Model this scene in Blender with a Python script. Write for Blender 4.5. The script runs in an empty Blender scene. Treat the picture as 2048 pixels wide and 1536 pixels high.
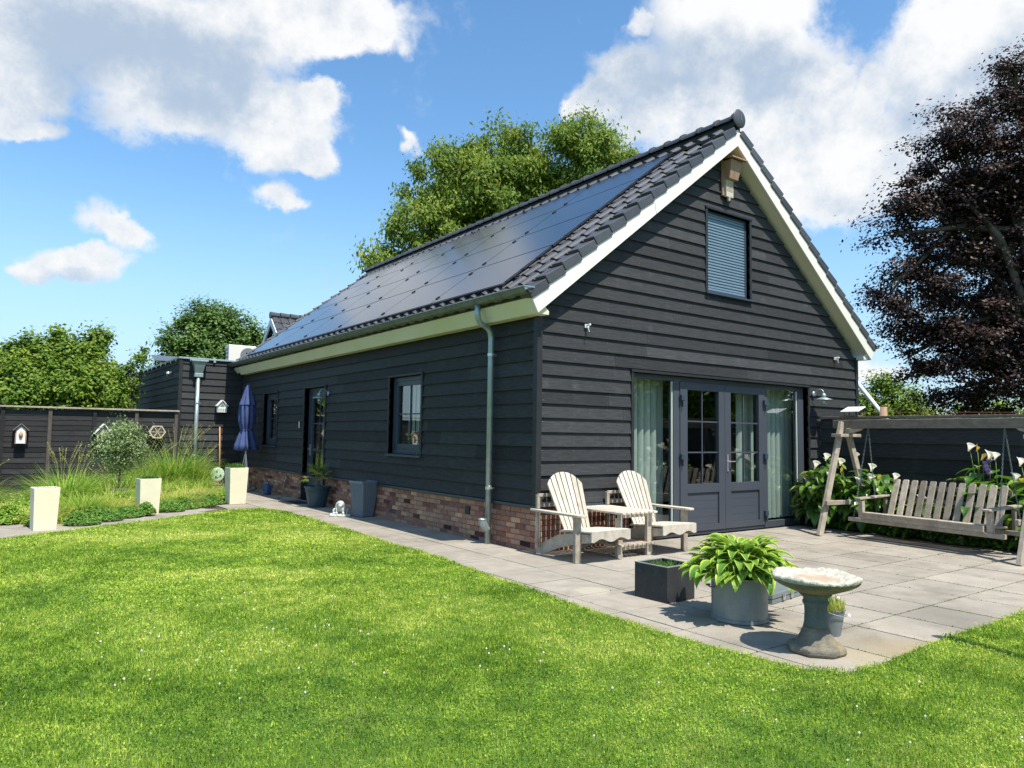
import bpy, bmesh, math, random
import numpy as np
from mathutils import Vector, Matrix, Euler
random.seed(7); RNG = np.random.default_rng(11)
S = bpy.context.scene; COL = S.collection; PI = math.pi
sin, cos, rad = math.sin, math.cos, math.radians

# ------------------------------------------------------------------ camera
CAM = Vector((-5.732, -7.338, 1.5))
yaw, pitch, roll = 0.62758, 0.07163, 0.01501
fw = Vector((sin(yaw)*cos(pitch), cos(yaw)*cos(pitch), sin(pitch)))
r0 = Vector((cos(yaw), -sin(yaw), 0)); u0 = r0.cross(fw)
r1 = r0*cos(roll) + u0*sin(roll); u1 = -r0*sin(roll) + u0*cos(roll)
cd = bpy.data.cameras.new('camera'); cam = bpy.data.objects.new('camera', cd); COL.objects.link(cam)
cam.matrix_world = Matrix(((r1.x, u1.x, -fw.x, CAM.x), (r1.y, u1.y, -fw.y, CAM.y), (r1.z, u1.z, -fw.z, CAM.z), (0, 0, 0, 1)))
cd.sensor_width = 36; cd.lens = 1442.45*36/2048; cd.clip_start = .05; cd.clip_end = 3000
S.camera = cam

# ------------------------------------------------------------------ light and exposure
S.view_settings.view_transform = 'Standard'; S.view_settings.look = 'None'
S.view_settings.exposure = 0.52; S.view_settings.gamma = 1
LD = Vector((-.035, 1, -1.9)).normalized()          # direction the sunlight travels
sl = bpy.data.lights.new('sun', 'SUN'); sl.energy = 5.0; sl.angle = rad(.53); sl.color = (1, .955, .88)
sun = bpy.data.objects.new('sun', sl); COL.objects.link(sun)
sun.rotation_euler = LD.to_track_quat('-Z', 'Y').to_euler(); sun.location = (0, -20, 40)
TS = -LD
W = bpy.data.worlds.new('World'); S.world = W; W.use_nodes = True
nt = W.node_tree; N = nt.nodes; L = nt.links; N.clear()
def nn(t, **k):
    n = N.new(t)
    for a, v in k.items(): setattr(n, a, v)
    return n
sky = nn('ShaderNodeTexSky', sky_type='NISHITA', sun_disc=False, sun_elevation=math.asin(TS.z), sun_rotation=math.atan2(TS.x, TS.y))
sky.air_density = 1.0; sky.dust_density = .6; sky.ozone_density = 3.0
hs = nn('ShaderNodeHueSaturation'); hs.inputs['Saturation'].default_value = 1.15; hs.inputs['Value'].default_value = 1.0; L.new(sky.outputs[0], hs.inputs['Color'])
tc = nn('ShaderNodeTexCoord')
def dvec(az, el): a, e = rad(az), rad(el); return Vector((sin(a)*cos(e), cos(a)*cos(e), sin(e)))
wn = nn('ShaderNodeTexNoise'); wn.inputs['Scale'].default_value = 9; wn.inputs['Detail'].default_value = 6; wn.inputs['Roughness'].default_value = .6
L.new(tc.outputs['Generated'], wn.inputs['Vector'])
ws = nn('ShaderNodeVectorMath', operation='SUBTRACT'); ws.inputs[1].default_value = (.5, .5, .5); L.new(wn.outputs['Color'], ws.inputs[0])
wm = nn('ShaderNodeVectorMath', operation='SCALE'); wm.inputs['Scale'].default_value = .10; L.new(ws.outputs[0], wm.inputs[0])
wa = nn('ShaderNodeVectorMath', operation='ADD'); L.new(tc.outputs['Generated'], wa.inputs[0]); L.new(wm.outputs[0], wa.inputs[1])
def blobs(lst, k=1.0):
    acc = None
    for az, el, ra, rb, tilt in lst:
        c = dvec(az, el); a = rad(az)
        e1 = Vector((cos(a), -sin(a), 0)); e2 = c.cross(e1)
        if e2.z < 0: e2 = -e2
        t = rad(tilt); u = e1*cos(t)+e2*sin(t); v = c.cross(u)
        R = Matrix((u, v, c)).transposed()
        m = nn('ShaderNodeMapping', vector_type='TEXTURE')
        m.inputs['Location'].default_value = c; m.inputs['Rotation'].default_value = R.to_euler()
        m.inputs['Scale'].default_value = (rad(ra)*1.18*k, rad(rb)*1.18*k, .6)
        L.new(wa.outputs[0], m.inputs['Vector'])
        g = nn('ShaderNodeTexGradient', gradient_type='SPHERICAL'); L.new(m.outputs[0], g.inputs['Vector'])
        if acc is None: acc = g.outputs['Fac']
        else:
            s = nn('ShaderNodeMath', operation='ADD'); L.new(acc, s.inputs[0]); L.new(g.outputs['Fac'], s.inputs[1]); acc = s.outputs[0]
    return acc
CW = [(2.0,27.0,8.7,3.4,15),(9.8,27.2,10.4,4.2,10),(19.3,30.2,7.9,3.3,7),(12.7,23.1,7.4,3.8,9),(9.2,23.6,5.4,3.2,11),(22.4,29.4,4.2,1.9,6),(20.6,24.9,2.5,1.3,7),(19.3,22.9,4.0,2.9,7),(17.4,20.6,3.5,1.7,7),(20.4,20.6,2.2,1.6,6),(.6,21.5,2.6,1.5,15),(.1,19.6,2.3,1.3,14),(2.0,19.2,1.8,.8,13),(6.1,14.2,2.4,1.5,9),(7.4,13.4,1.7,1.5,8),(4.3,10.8,3.8,1.4,7),(2.0,10.3,1.7,.8,8),(5.9,11.1,2.1,1.2,7),(17.0,17.2,1.9,1.3,6),(18.3,16.5,1.2,.9,6),(27.2,22.0,.8,.7,4),(52.6,27.8,7.4,4.6,-9),(53.8,30.5,6.0,3.3,-10),(43.8,27.2,2.7,1.6,-3),(41.4,25.6,2.4,1.2,-2),(40.0,24.7,1.3,.9,-1),(45.4,30.0,1.2,.9,-4),(49.5,23.8,8.5,3.4,-7),(58.1,24.5,4.2,3.2,-10),(59.8,22.7,3.7,2.9,-10),(56.6,20.0,8.2,4.0,-8),(61.5,17.6,5.8,2.9,-8),(66.7,26.1,4.0,3.4,-15),(69.7,26.8,4.5,3.0,-17),(66.4,21.6,4.0,4.2,-12),(71.0,19.0,4.6,6.0,-12),(62.8,24.1,1.2,1.9,-11),(74.7,23.8,4.5,5.3,-18),(74.4,13.6,4.6,5.9,-10),(-3.2,22.7,5.1,5.3,17),(62.8,5.0,3.0,1.2,-3)]
CG = [(2.6,25.6,7.6,3.4,15),(9.8,25.5,8.5,3.3,11),(15.7,26.2,5.8,3.1,9),(12.4,22.4,5.0,2.6,9),(51.8,27.2,6.9,3.0,-8),(48.4,25.9,5.2,1.5,-6),(66.9,21.8,4.6,3.3,-13),(62.0,17.0,5.1,2.4,-8),(69.4,18.2,3.9,3.7,-11),(56.7,25.7,3.2,1.9,-9),(4.4,9.8,3.6,.7,7),(73.3,21.3,4.7,5.6,-15),(63.9,14.1,3.6,2.0,-7)]
def mathn(op, a, b=None, c=None):
    m = nn('ShaderNodeMath', operation=op)
    for i, x in enumerate((a, b, c)):
        if x is None: continue
        if isinstance(x, (int, float)): m.inputs[i].default_value = x
        else: L.new(x, m.inputs[i])
    return m.outputs[0]
cw, cg = blobs(CW), blobs(CG)
cn = nn('ShaderNodeTexNoise'); cn.inputs['Scale'].default_value = 15; cn.inputs['Detail'].default_value = 11; cn.inputs['Roughness'].default_value = .66
L.new(tc.outputs['Generated'], cn.inputs['Vector'])
cl = nn('ShaderNodeTexNoise'); cl.inputs['Scale'].default_value = 3.1; cl.inputs['Detail'].default_value = 5; L.new(tc.outputs['Generated'], cl.inputs['Vector'])
# clouds all over the rest of the sky, away from the part of it the photo shows
dt = nn('ShaderNodeVectorMath', operation='DOT_PRODUCT'); L.new(tc.outputs['Generated'], dt.inputs[0]); dt.inputs[1].default_value = dvec(36, 10)
away = nn('ShaderNodeMapRange'); away.inputs['From Min'].default_value = .80; away.inputs['From Max'].default_value = .60; L.new(dt.outputs['Value'], away.inputs['Value'])
gen = mathn('MULTIPLY', mathn('MULTIPLY_ADD', cl.outputs['Fac'], 5.0, -2.95), away.outputs[0])
gen = mathn('MAXIMUM', gen, 0.0)
F = mathn('ADD', mathn('ADD', cw, gen), mathn('MULTIPLY_ADD', cn.outputs['Fac'], 1.5, -.78))
mk = nn('ShaderNodeMapRange', interpolation_type='SMOOTHSTEP'); mk.inputs['From Min'].default_value = .10; mk.inputs['From Max'].default_value = .72; L.new(F, mk.inputs['Value'])
G = mathn('ADD', mathn('MULTIPLY', cg, .60), mathn('MULTIPLY_ADD', cl.outputs['Fac'], 2.2, -1.0))
G = mathn('ADD', G, mathn('MULTIPLY_ADD', cn.outputs['Fac'], 2.4, -1.2))
gk = nn('ShaderNodeMapRange', interpolation_type='SMOOTHSTEP'); gk.inputs['From Min'].default_value = -.25; gk.inputs['From Max'].default_value = 1.1; L.new(G, gk.inputs['Value'])
cc = nn('ShaderNodeMix', data_type='RGBA'); cc.inputs['A'].default_value = (.98, .99, 1.0, 1); cc.inputs['B'].default_value = (.52, .61, .72, 1); L.new(gk.outputs[0], cc.inputs['Factor'])
b1 = nn('ShaderNodeBackground'); b1.inputs['Strength'].default_value = .14
sx = nn('ShaderNodeSeparateXYZ'); L.new(tc.outputs['Generated'], sx.inputs[0]); hz = nn('ShaderNodeMapRange', interpolation_type='SMOOTHSTEP'); hz.inputs['From Min'].default_value = .34; hz.inputs['From Max'].default_value = -.02; hz.inputs['To Max'].default_value = .85; L.new(sx.outputs['Z'], hz.inputs['Value'])
hm = nn('ShaderNodeMix', data_type='RGBA'); hm.inputs['B'].default_value = (2.5, 3.55, 4.9, 1); L.new(hz.outputs[0], hm.inputs['Factor']); sm = nn('ShaderNodeMix', data_type='RGBA', blend_type='MULTIPLY'); sm.inputs['Factor'].default_value = 1; sm.inputs['B'].default_value = (1.18, 1.24, 1.16, 1); L.new(hs.outputs[0], sm.inputs['A']); L.new(sm.outputs['Result'], hm.inputs['A']); L.new(hm.outputs['Result'], b1.inputs['Color'])
b2 = nn('ShaderNodeBackground'); b2.inputs["Strength"].default_value = .70; L.new(cc.outputs['Result'], b2.inputs['Color'])
mx = nn('ShaderNodeMixShader'); mko = mathn('MULTIPLY', mk.outputs[0], mathn('MULTIPLY_ADD', gk.outputs[0], -.18, 1.0)); L.new(mko, mx.inputs['Fac']); L.new(b1.outputs[0], mx.inputs[1]); L.new(b2.outputs[0], mx.inputs[2])
ow = nn('ShaderNodeOutputWorld'); L.new(mx.outputs[0], ow.inputs['Surface'])
S.cycles.max_bounces = 6; S.cycles.transparent_max_bounces = 12; S.cycles.caustics_reflective = False; S.cycles.caustics_refractive = False

# ------------------------------------------------------------------ materials
def mat(name, c1, c2=None, scale=6, stretch=(1, 1, 1), rough=.7, bump=0, tint=.0, spec=.4, metal=0, detail=5, c3=None, s3=1.2, t3=(.5, .65), fine=0, trans=0, bscale=None, hue=0, coat=0):
    m = bpy.data.materials.new(name); m.use_nodes = True; t = m.node_tree; n = t.nodes; l = t.links
    bs = n['Principled BSDF']; bs.inputs['Roughness'].default_value = rough; bs.inputs['Metallic'].default_value = metal
    bs.inputs['Specular IOR Level'].default_value = spec
    if coat: bs.inputs['Coat Weight'].default_value = coat; bs.inputs['Coat Roughness'].default_value = .08
    co = n.new('ShaderNodeTexCoord'); mp = n.new('ShaderNodeMapping'); mp.inputs['Scale'].default_value = stretch; l.new(co.outputs['Object'], mp.inputs['Vector'])
    no = n.new('ShaderNodeTexNoise'); no.inputs['Scale'].default_value = scale; no.inputs['Detail'].default_value = detail; no.inputs['Roughness'].default_value = .6
    l.new(mp.outputs[0], no.inputs['Vector'])
    if c2 is None: c2 = tuple(x*.8 for x in c1)
    mr = n.new('ShaderNodeMapRange'); mr.inputs['From Min'].default_value = .3; mr.inputs['From Max'].default_value = .7; l.new(no.outputs['Fac'], mr.inputs['Value'])
    mi = n.new('ShaderNodeMix'); mi.data_type = 'RGBA'; mi.inputs['A'].default_value = (*c1, 1); mi.inputs['B'].default_value = (*c2, 1); l.new(mr.outputs[0], mi.inputs['Factor'])
    out = mi.outputs['Result']
    if c3:
        n3 = n.new('ShaderNodeTexNoise'); n3.inputs['Scale'].default_value = s3; n3.inputs['Detail'].default_value = 6; n3.inputs['Roughness'].default_value = .65; l.new(co.outputs['Object'], n3.inputs['Vector'])
        r3 = n.new('ShaderNodeMapRange'); r3.inputs['From Min'].default_value = t3[0]; r3.inputs['From Max'].default_value = t3[1]; l.new(n3.outputs['Fac'], r3.inputs['Value'])
        m3 = n.new('ShaderNodeMix'); m3.data_type = 'RGBA'; l.new(out, m3.inputs['A']); m3.inputs['B'].default_value = (*c3, 1); l.new(r3.outputs[0], m3.inputs['Factor']); out = m3.outputs['Result']
    if fine:
        nf = n.new('ShaderNodeTexNoise'); nf.inputs['Scale'].default_value = 90; nf.inputs['Detail'].default_value = 3; l.new(co.outputs['Object'], nf.inputs['Vector'])
        hf = n.new('ShaderNodeHueSaturation'); ff = n.new('ShaderNodeMath'); ff.operation = 'MULTIPLY_ADD'; ff.inputs[1].default_value = fine*2; ff.inputs[2].default_value = 1-fine
        l.new(nf.outputs['Fac'], ff.inputs[0]); l.new(ff.outputs[0], hf.inputs['Value']); l.new(out, hf.inputs['Color']); out = hf.outputs[0]
    if tint or hue:
        at = n.new('ShaderNodeAttribute'); at.attribute_name = 'tint'
        hv = n.new('ShaderNodeHueSaturation'); ma = n.new('ShaderNodeMath'); ma.operation = 'MULTIPLY_ADD'; ma.inputs[1].default_value = tint; ma.inputs[2].default_value = 1
        l.new(at.outputs['Fac'], ma.inputs[0]); l.new(ma.outputs[0], hv.inputs['Value'])
        if hue:
            mh = n.new('ShaderNodeMath'); mh.operation = 'MULTIPLY_ADD'; mh.inputs[1].default_value = hue; mh.inputs[2].default_value = .5; l.new(at.outputs['Fac'], mh.inputs[0]); l.new(mh.outputs[0], hv.inputs['Hue'])
        l.new(out, hv.inputs['Color']); out = hv.outputs[0]
    l.new(out, bs.inputs['Base Color'])
    if bump:
        bp = n.new('ShaderNodeBump'); bp.inputs['Strength'].default_value = bump; bp.inputs['Distance'].default_value = .01
        if bscale:
            nb = n.new('ShaderNodeTexNoise'); nb.inputs['Scale'].default_value = bscale; nb.inputs['Detail'].default_value = 4; l.new(mp.outputs[0], nb.inputs['Vector']); l.new(nb.outputs['Fac'], bp.inputs['Height'])
        else: l.new(no.outputs['Fac'], bp.inputs['Height'])
        l.new(bp.outputs[0], bs.inputs['Normal'])
    if trans:
        tr = n.new('ShaderNodeBsdfTranslucent'); l.new(out, tr.inputs['Color'])
        ms = n.new('ShaderNodeMixShader'); ms.inputs['Fac'].default_value = trans; l.new(bs.outputs[0], ms.inputs[1]); l.new(tr.outputs[0], ms.inputs[2]); l.new(ms.outputs[0], n['Material Output'].inputs['Surface'])
    return m
def leafmat(name, cols, rough=.55, trans=.3, spec=.22):
    """leaf colours picked by the per-leaf 'tint' attribute (-1..1)"""
    m = bpy.data.materials.new(name); m.use_nodes = True; t = m.node_tree; n = t.nodes; l = t.links
    bs = n['Principled BSDF']; bs.inputs['Roughness'].default_value = rough; bs.inputs['Specular IOR Level'].default_value = spec
    at = n.new('ShaderNodeAttribute'); at.attribute_name = 'tint'
    mr = n.new('ShaderNodeMapRange'); mr.inputs['From Min'].default_value = -1; l.new(at.outputs['Fac'], mr.inputs['Value'])
    cr = n.new('ShaderNodeValToRGB'); e = cr.color_ramp.elements
    e[0].color = (*cols[0], 1); e[1].color = (*cols[-1], 1)
    for i, c in enumerate(cols[1:-1]): x = e.new((i+1)/(len(cols)-1)); x.color = (*c, 1)
    l.new(mr.outputs[0], cr.inputs[0]); l.new(cr.outputs[0], bs.inputs['Base Color'])
    if trans:
        tr = n.new('ShaderNodeBsdfTranslucent'); hv = n.new('ShaderNodeHueSaturation'); hv.inputs['Hue'].default_value = .485; hv.inputs['Value'].default_value = 1.5; l.new(cr.outputs[0], hv.inputs['Color']); l.new(hv.outputs[0], tr.inputs['Color'])
        ms = n.new('ShaderNodeMixShader'); ms.inputs['Fac'].default_value = trans; l.new(bs.outputs[0], ms.inputs[1]); l.new(tr.outputs[0], ms.inputs[2]); l.new(ms.outputs[0], n['Material Output'].inputs['Surface'])
    return m
def glassmat(name, tintc=(.90, .94, .925), k=1.15, base=.02):
    m = bpy.data.materials.new(name); m.use_nodes = True; t = m.node_tree; n = t.nodes; l = t.links; n.remove(n['Principled BSDF'])
    tr = n.new('ShaderNodeBsdfTransparent'); tr.inputs[0].default_value = (*tintc, 1); gl = n.new('ShaderNodeBsdfGlossy'); gl.inputs['Roughness'].default_value = .0; gl.inputs[0].default_value = (1, 1, 1, 1)
    fr = n.new('ShaderNodeFresnel'); gb = n.new('ShaderNodeNewGeometry'); io = n.new('ShaderNodeMath'); io.operation = 'MULTIPLY_ADD'; io.inputs[1].default_value = -.862; io.inputs[2].default_value = 1.52; l.new(gb.outputs['Backfacing'], io.inputs[0]); l.new(io.outputs[0], fr.inputs['IOR'])
    ma = n.new('ShaderNodeMath'); ma.operation = 'MULTIPLY_ADD'; ma.inputs[1].default_value = k; ma.inputs[2].default_value = base; ma.use_clamp = True; l.new(fr.outputs[0], ma.inputs[0])
    ms = n.new('ShaderNodeMixShader'); l.new(ma.outputs[0], ms.inputs['Fac']); l.new(tr.outputs[0], ms.inputs[1]); l.new(gl.outputs[0], ms.inputs[2]); l.new(ms.outputs[0], n['Material Output'].inputs['Surface'])
    return m
M = {}
M['siding'] = mat('siding', (.027, .0275, .028), (.046, .047, .048), scale=5, stretch=(1, 1, 9), rough=.72, bump=.35, tint=.16, spec=.22, c3=(.075, .074, .073), s3=4, t3=(.58, .88), fine=.3)
M['siding_y'] = M['siding']
M['black'] = mat('black_trim', (.017, .018, .020), (.026, .028, .03), rough=.5, spec=.35)
M['black_wood'] = mat('black_stained_wood', (.022, .022, .023), (.045, .043, .041), scale=4, stretch=(1, 1, 12), rough=.75, bump=.4, tint=.3, spec=.2, c3=(.07, .062, .055), s3=3, t3=(.58, .75), fine=.3)
M['brick'] = mat('brick', (.30, .125, .08), (.37, .205, .14), scale=14, rough=.9, bump=.5, tint=.45, hue=.02, spec=.15, c3=(.23, .19, .17), s3=9, t3=(.52, .68), fine=.4, bscale=60)
M['mortar'] = mat('mortar', (.27, .245, .20), (.20, .18, .145), scale=20, rough=.95, bump=.4)
M['tile'] = mat('roof_tile', (.050, .051, .055), (.072, .072, .075), scale=8, rough=.42, bump=.15, tint=.25, spec=.5, fine=.2)
M['cream'] = mat('cream_paint', (.75, .71, .63), (.72, .68, .60), scale=3, rough=.45, spec=.4, c3=(.70, .65, .50), s3=.9, t3=(.55, .8))
M['cream_eave'] = mat('algae_and_grass_bounce_cream_paint', (.64, .61, .38), (.71, .66, .52), scale=1.4, rough=.5, spec=.4)  # green tinge is algae plus light bounced off the grass, painted into the colour
M['zinc'] = mat('zinc', (.28, .36, .37), (.38, .45, .45), scale=9, rough=.42, metal=.55, bump=.05, c3=(.40, .43, .42), s3=6, t3=(.55, .8))
M['zinc_dark'] = mat('grass_reflection_zinc', (.13, .16, .145), (.19, .22, .20), scale=7, rough=.4, metal=.45)  # dark green-grey imitates the grass reflected in the gutter, put into the base colour
M['anthracite'] = mat('anthracite_paint', (.052, .060, .074), (.058, .066, .080), scale=2, rough=.42, spec=.45)
M['anthracite_dark'] = mat('dark_blue_grey_paint', (.035, .05, .072), (.04, .056, .078), scale=2, rough=.4, spec=.45)
M['shutter'] = mat('shutter_slats', (.14, .21, .27), (.16, .235, .30), scale=2, rough=.4, spec=.5)
M['alu'] = mat('silver_metal', (.62, .63, .63), (.55, .56, .56), rough=.3, metal=.8)
M['white'] = mat('white_paint', (.78, .78, .76), (.72, .72, .70), rough=.5)
M['post_wood'] = mat('dark_fence_post', (.065, .055, .045), (.11, .092, .075), scale=6, stretch=(3, 3, 1), rough=.85, bump=.4, fine=.3)
M['rubber'] = mat('black_rubber', (.02, .02, .02), rough=.6)
M['panel'] = mat('solar_glass', (.020, .024, .036), (.024, .028, .042), scale=1, rough=.17, spec=.85)
M['panelrim'] = mat('panel_black_frame', (.01, .01, .012), rough=.4)
M['glass'] = glassmat('window_glass')
M['wood_grey'] = mat('weathered_wood', (.32, .27, .205), (.46, .40, .32), scale=5, stretch=(3, 3, 3), rough=.85, bump=.5, tint=.16, spec=.15, c3=(.22, .18, .13), s3=4, t3=(.5, .75), fine=.3, bscale=30)
M['wood_pale'] = mat('sun_bleached_wood', (.46, .405, .32), (.60, .54, .44), scale=6, stretch=(3, 3, 1.2), rough=.8, bump=.4, tint=.14, spec=.15, c3=(.36, .31, .235), s3=6, t3=(.52, .78), fine=.25, bscale=30)
M['wood_brown'] = mat('brown_wood', (.28, .17, .10), (.36, .24, .15), scale=6, stretch=(6, 6, 1), rough=.8, bump=.4, fine=.3)
M['wood_dull'] = mat('grey_brown_timber', (.15, .125, .10), (.23, .195, .155), scale=6, stretch=(1, 3, 3), rough=.85, bump=.5, tint=.15, c3=(.13, .10, .075), s3=5, t3=(.52, .75), fine=.3)
M['slab'] = mat('concrete_slab', (.27, .238, .19), (.34, .305, .25), scale=3.5, rough=.92, bump=.35, tint=.075, spec=.15, c3=(.185, .165, .135), s3=1.6, t3=(.50, .76), fine=.38, bscale=120)
M['joint'] = mat('mossy_joint', (.05, .055, .025), (.10, .085, .05), scale=8, rough=1)
M['soil'] = mat('soil', (.045, .035, .022), (.075, .055, .035), scale=12, rough=1, bump=.8)
M['thatch'] = mat('lawn_thatch', (.05, .11, .012), (.09, .16, .02), scale=14, rough=1, bump=.7, c3=(.13, .17, .03), s3=1.3, t3=(.5, .7))
M['field'] = mat('field_grass', (.06, .10, .02), (.09, .13, .03), scale=3, rough=1)
M['zinc_tub'] = mat('galvanised_tub', (.17, .20, .205), (.24, .27, .275), scale=5, stretch=(2, 2, .8), rough=.5, metal=.35, bump=.08, c3=(.33, .35, .335), s3=7, t3=(.55, .8), fine=.2)
M['grey_metal'] = mat('grey_metal', (.17, .20, .19), (.22, .25, .24), rough=.5, metal=.3)
M['black_pot'] = mat('black_fibre_pot', (.022, .024, .026), (.040, .041, .042), scale=8, rough=.6, bump=.2, spec=.3, c3=(.10, .10, .095), s3=11, t3=(.6, .85))
M['pot_rim'] = mat('worn_pot_rim', (.30, .31, .29), (.16, .17, .16), scale=20, rough=.8)
M['cream_pot'] = mat('cream_planter', (.68, .62, .43), (.75, .69, .50), scale=5, rough=.85, bump=.3, c3=(.52, .47, .35), s3=4, t3=(.56, .78), fine=.12)
M['plastic_blue'] = mat('dark_teal_plastic', (.022, .055, .075), (.03, .065, .085), rough=.45)
M['grey_rattan'] = mat('grey_ribbed_plastic', (.16, .19, .22), (.19, .22, .25), scale=20, rough=.6)
M['stone'] = mat('mossy_stone', (.12, .11, .085), (.22, .195, .14), scale=9, rough=.95, bump=.9, c3=(.26, .20, .10), s3=4.5, t3=(.5, .7), fine=.45, bscale=40)
M['stone_dark'] = mat('dark_stone_column', (.075, .095, .09), (.12, .14, .13), scale=12, stretch=(1, 1, .3), rough=.9, bump=.8, c3=(.22, .23, .20), s3=16, t3=(.6, .75), fine=.4, bscale=45)
M['stone_pale'] = mat('pale_stone_bowl', (.54, .51, .41), (.34, .32, .25), scale=22, rough=.95, bump=.9, c3=(.22, .22, .17), s3=18, t3=(.58, .72), fine=.4, bscale=50)
M['bath_water'] = mat('rusty_wet_bottom', (.36, .25, .17), (.46, .38, .28), scale=14, rough=.7, bump=.3)
M['statue'] = mat('weathered_statue', (.42, .43, .38), (.62, .62, .56), scale=14, rough=.9, bump=.6, c3=(.14, .16, .15), s3=9, t3=(.55, .7), fine=.3)
M['blue_cloth'] = mat('blue_canvas', (.040, .060, .155), (.055, .08, .20), scale=8, rough=.8, fine=.15)
M['blue_plastic'] = mat('blue_plastic', (.05, .10, .22), rough=.45)
M['green_plastic'] = mat('pale_green_plastic', (.52, .68, .50), (.58, .74, .55), rough=.4)
M['hose'] = mat('tan_hose', (.30, .20, .09), rough=.6)
M['orange_wood'] = mat('orange_handle', (.50, .24, .10), (.56, .30, .14), scale=8, rough=.6)
M['slat_cloth'] = mat('pale_green_blind', (.56, .62, .56), (.60, .66, .60), scale=2, rough=.8, trans=.25)
M['curtain'] = mat('pale_curtain', (.45, .50, .46), (.55, .58, .52), scale=2, rough=.8, trans=.2)
M['interior'] = mat('room_wall', (.10, .10, .10), (.12, .12, .12), rough=.9)
M['rust'] = mat('rusty_wire', (.20, .08, .04), rough=.9)
M['bark'] = mat('bark', (.10, .08, .06), (.17, .14, .11), scale=9, stretch=(4, 4, 1), rough=1, bump=.8)
M['walnut'] = leafmat('walnut_leaves', [(.045, .095, .014), (.10, .18, .022), (.18, .26, .032), (.28, .32, .05)], trans=.35)
M['beech'] = leafmat('copper_beech_leaves', [(.010, .008, .009), (.026, .016, .015), (.058, .033, .026), (.125, .078, .056)], rough=.5, trans=.18, spec=.2)
M['bush'] = leafmat('hazel_leaves', [(.06, .12, .016), (.12, .21, .026), (.20, .30, .04), (.31, .36, .06)], trans=.35)
M['oak'] = leafmat('oak_leaves', [(.04, .085, .022), (.08, .155, .035), (.14, .23, .05), (.19, .28, .075)], trans=.3)
M['olive'] = leafmat('olive_leaves', [(.09, .14, .045), (.17, .25, .08), (.29, .37, .16), (.42, .47, .27)], trans=.25)
M['hosta'] = leafmat('hosta_leaves', [(.07, .18, .035), (.12, .27, .04), (.24, .40, .045), (.52, .58, .09)], trans=.3, rough=.4)
M['calla'] = leafmat('calla_leaves', [(.03, .085, .016), (.055, .145, .022), (.11, .23, .03), (.26, .36, .05)], trans=.28, rough=.32, spec=.5)
M['hglass'] = leafmat('ornamental_grass', [(.08, .19, .022), (.17, .34, .035), (.32, .44, .06), (.58, .50, .17)], trans=.35)
M['lawn'] = leafmat('lawn_blades', [(.065, .15, .012), (.20, .345, .026), (.39, .51, .055), (.68, .70, .18)], trans=.35, rough=.55, spec=.25)
M['cover'] = leafmat('ground_cover_leaves', [(.03, .09, .018), (.07, .18, .028), (.13, .27, .04), (.22, .36, .07)], trans=.25)
M['palm'] = leafmat('palm_fronds', [(.05, .10, .02), (.12, .19, .03), (.24, .28, .05), (.50, .44, .10)], trans=.3)
M['petal'] = mat('white_petals', (.90, .89, .80), (.88, .86, .72), rough=.5, trans=.45)
M['petal_y'] = mat('yellow_petals', (.80, .55, .06), (.84, .66, .20), rough=.5, trans=.25)
M['petal_p'] = mat('purple_petals', (.34, .20, .42), (.44, .30, .52), rough=.5, trans=.25)
M['petal_r'] = mat('red_petals', (.60, .10, .06), (.66, .22, .14), rough=.5, trans=.2)
M['stem'] = mat('green_stem', (.08, .16, .03), (.12, .20, .04), rough=.5)

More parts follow.
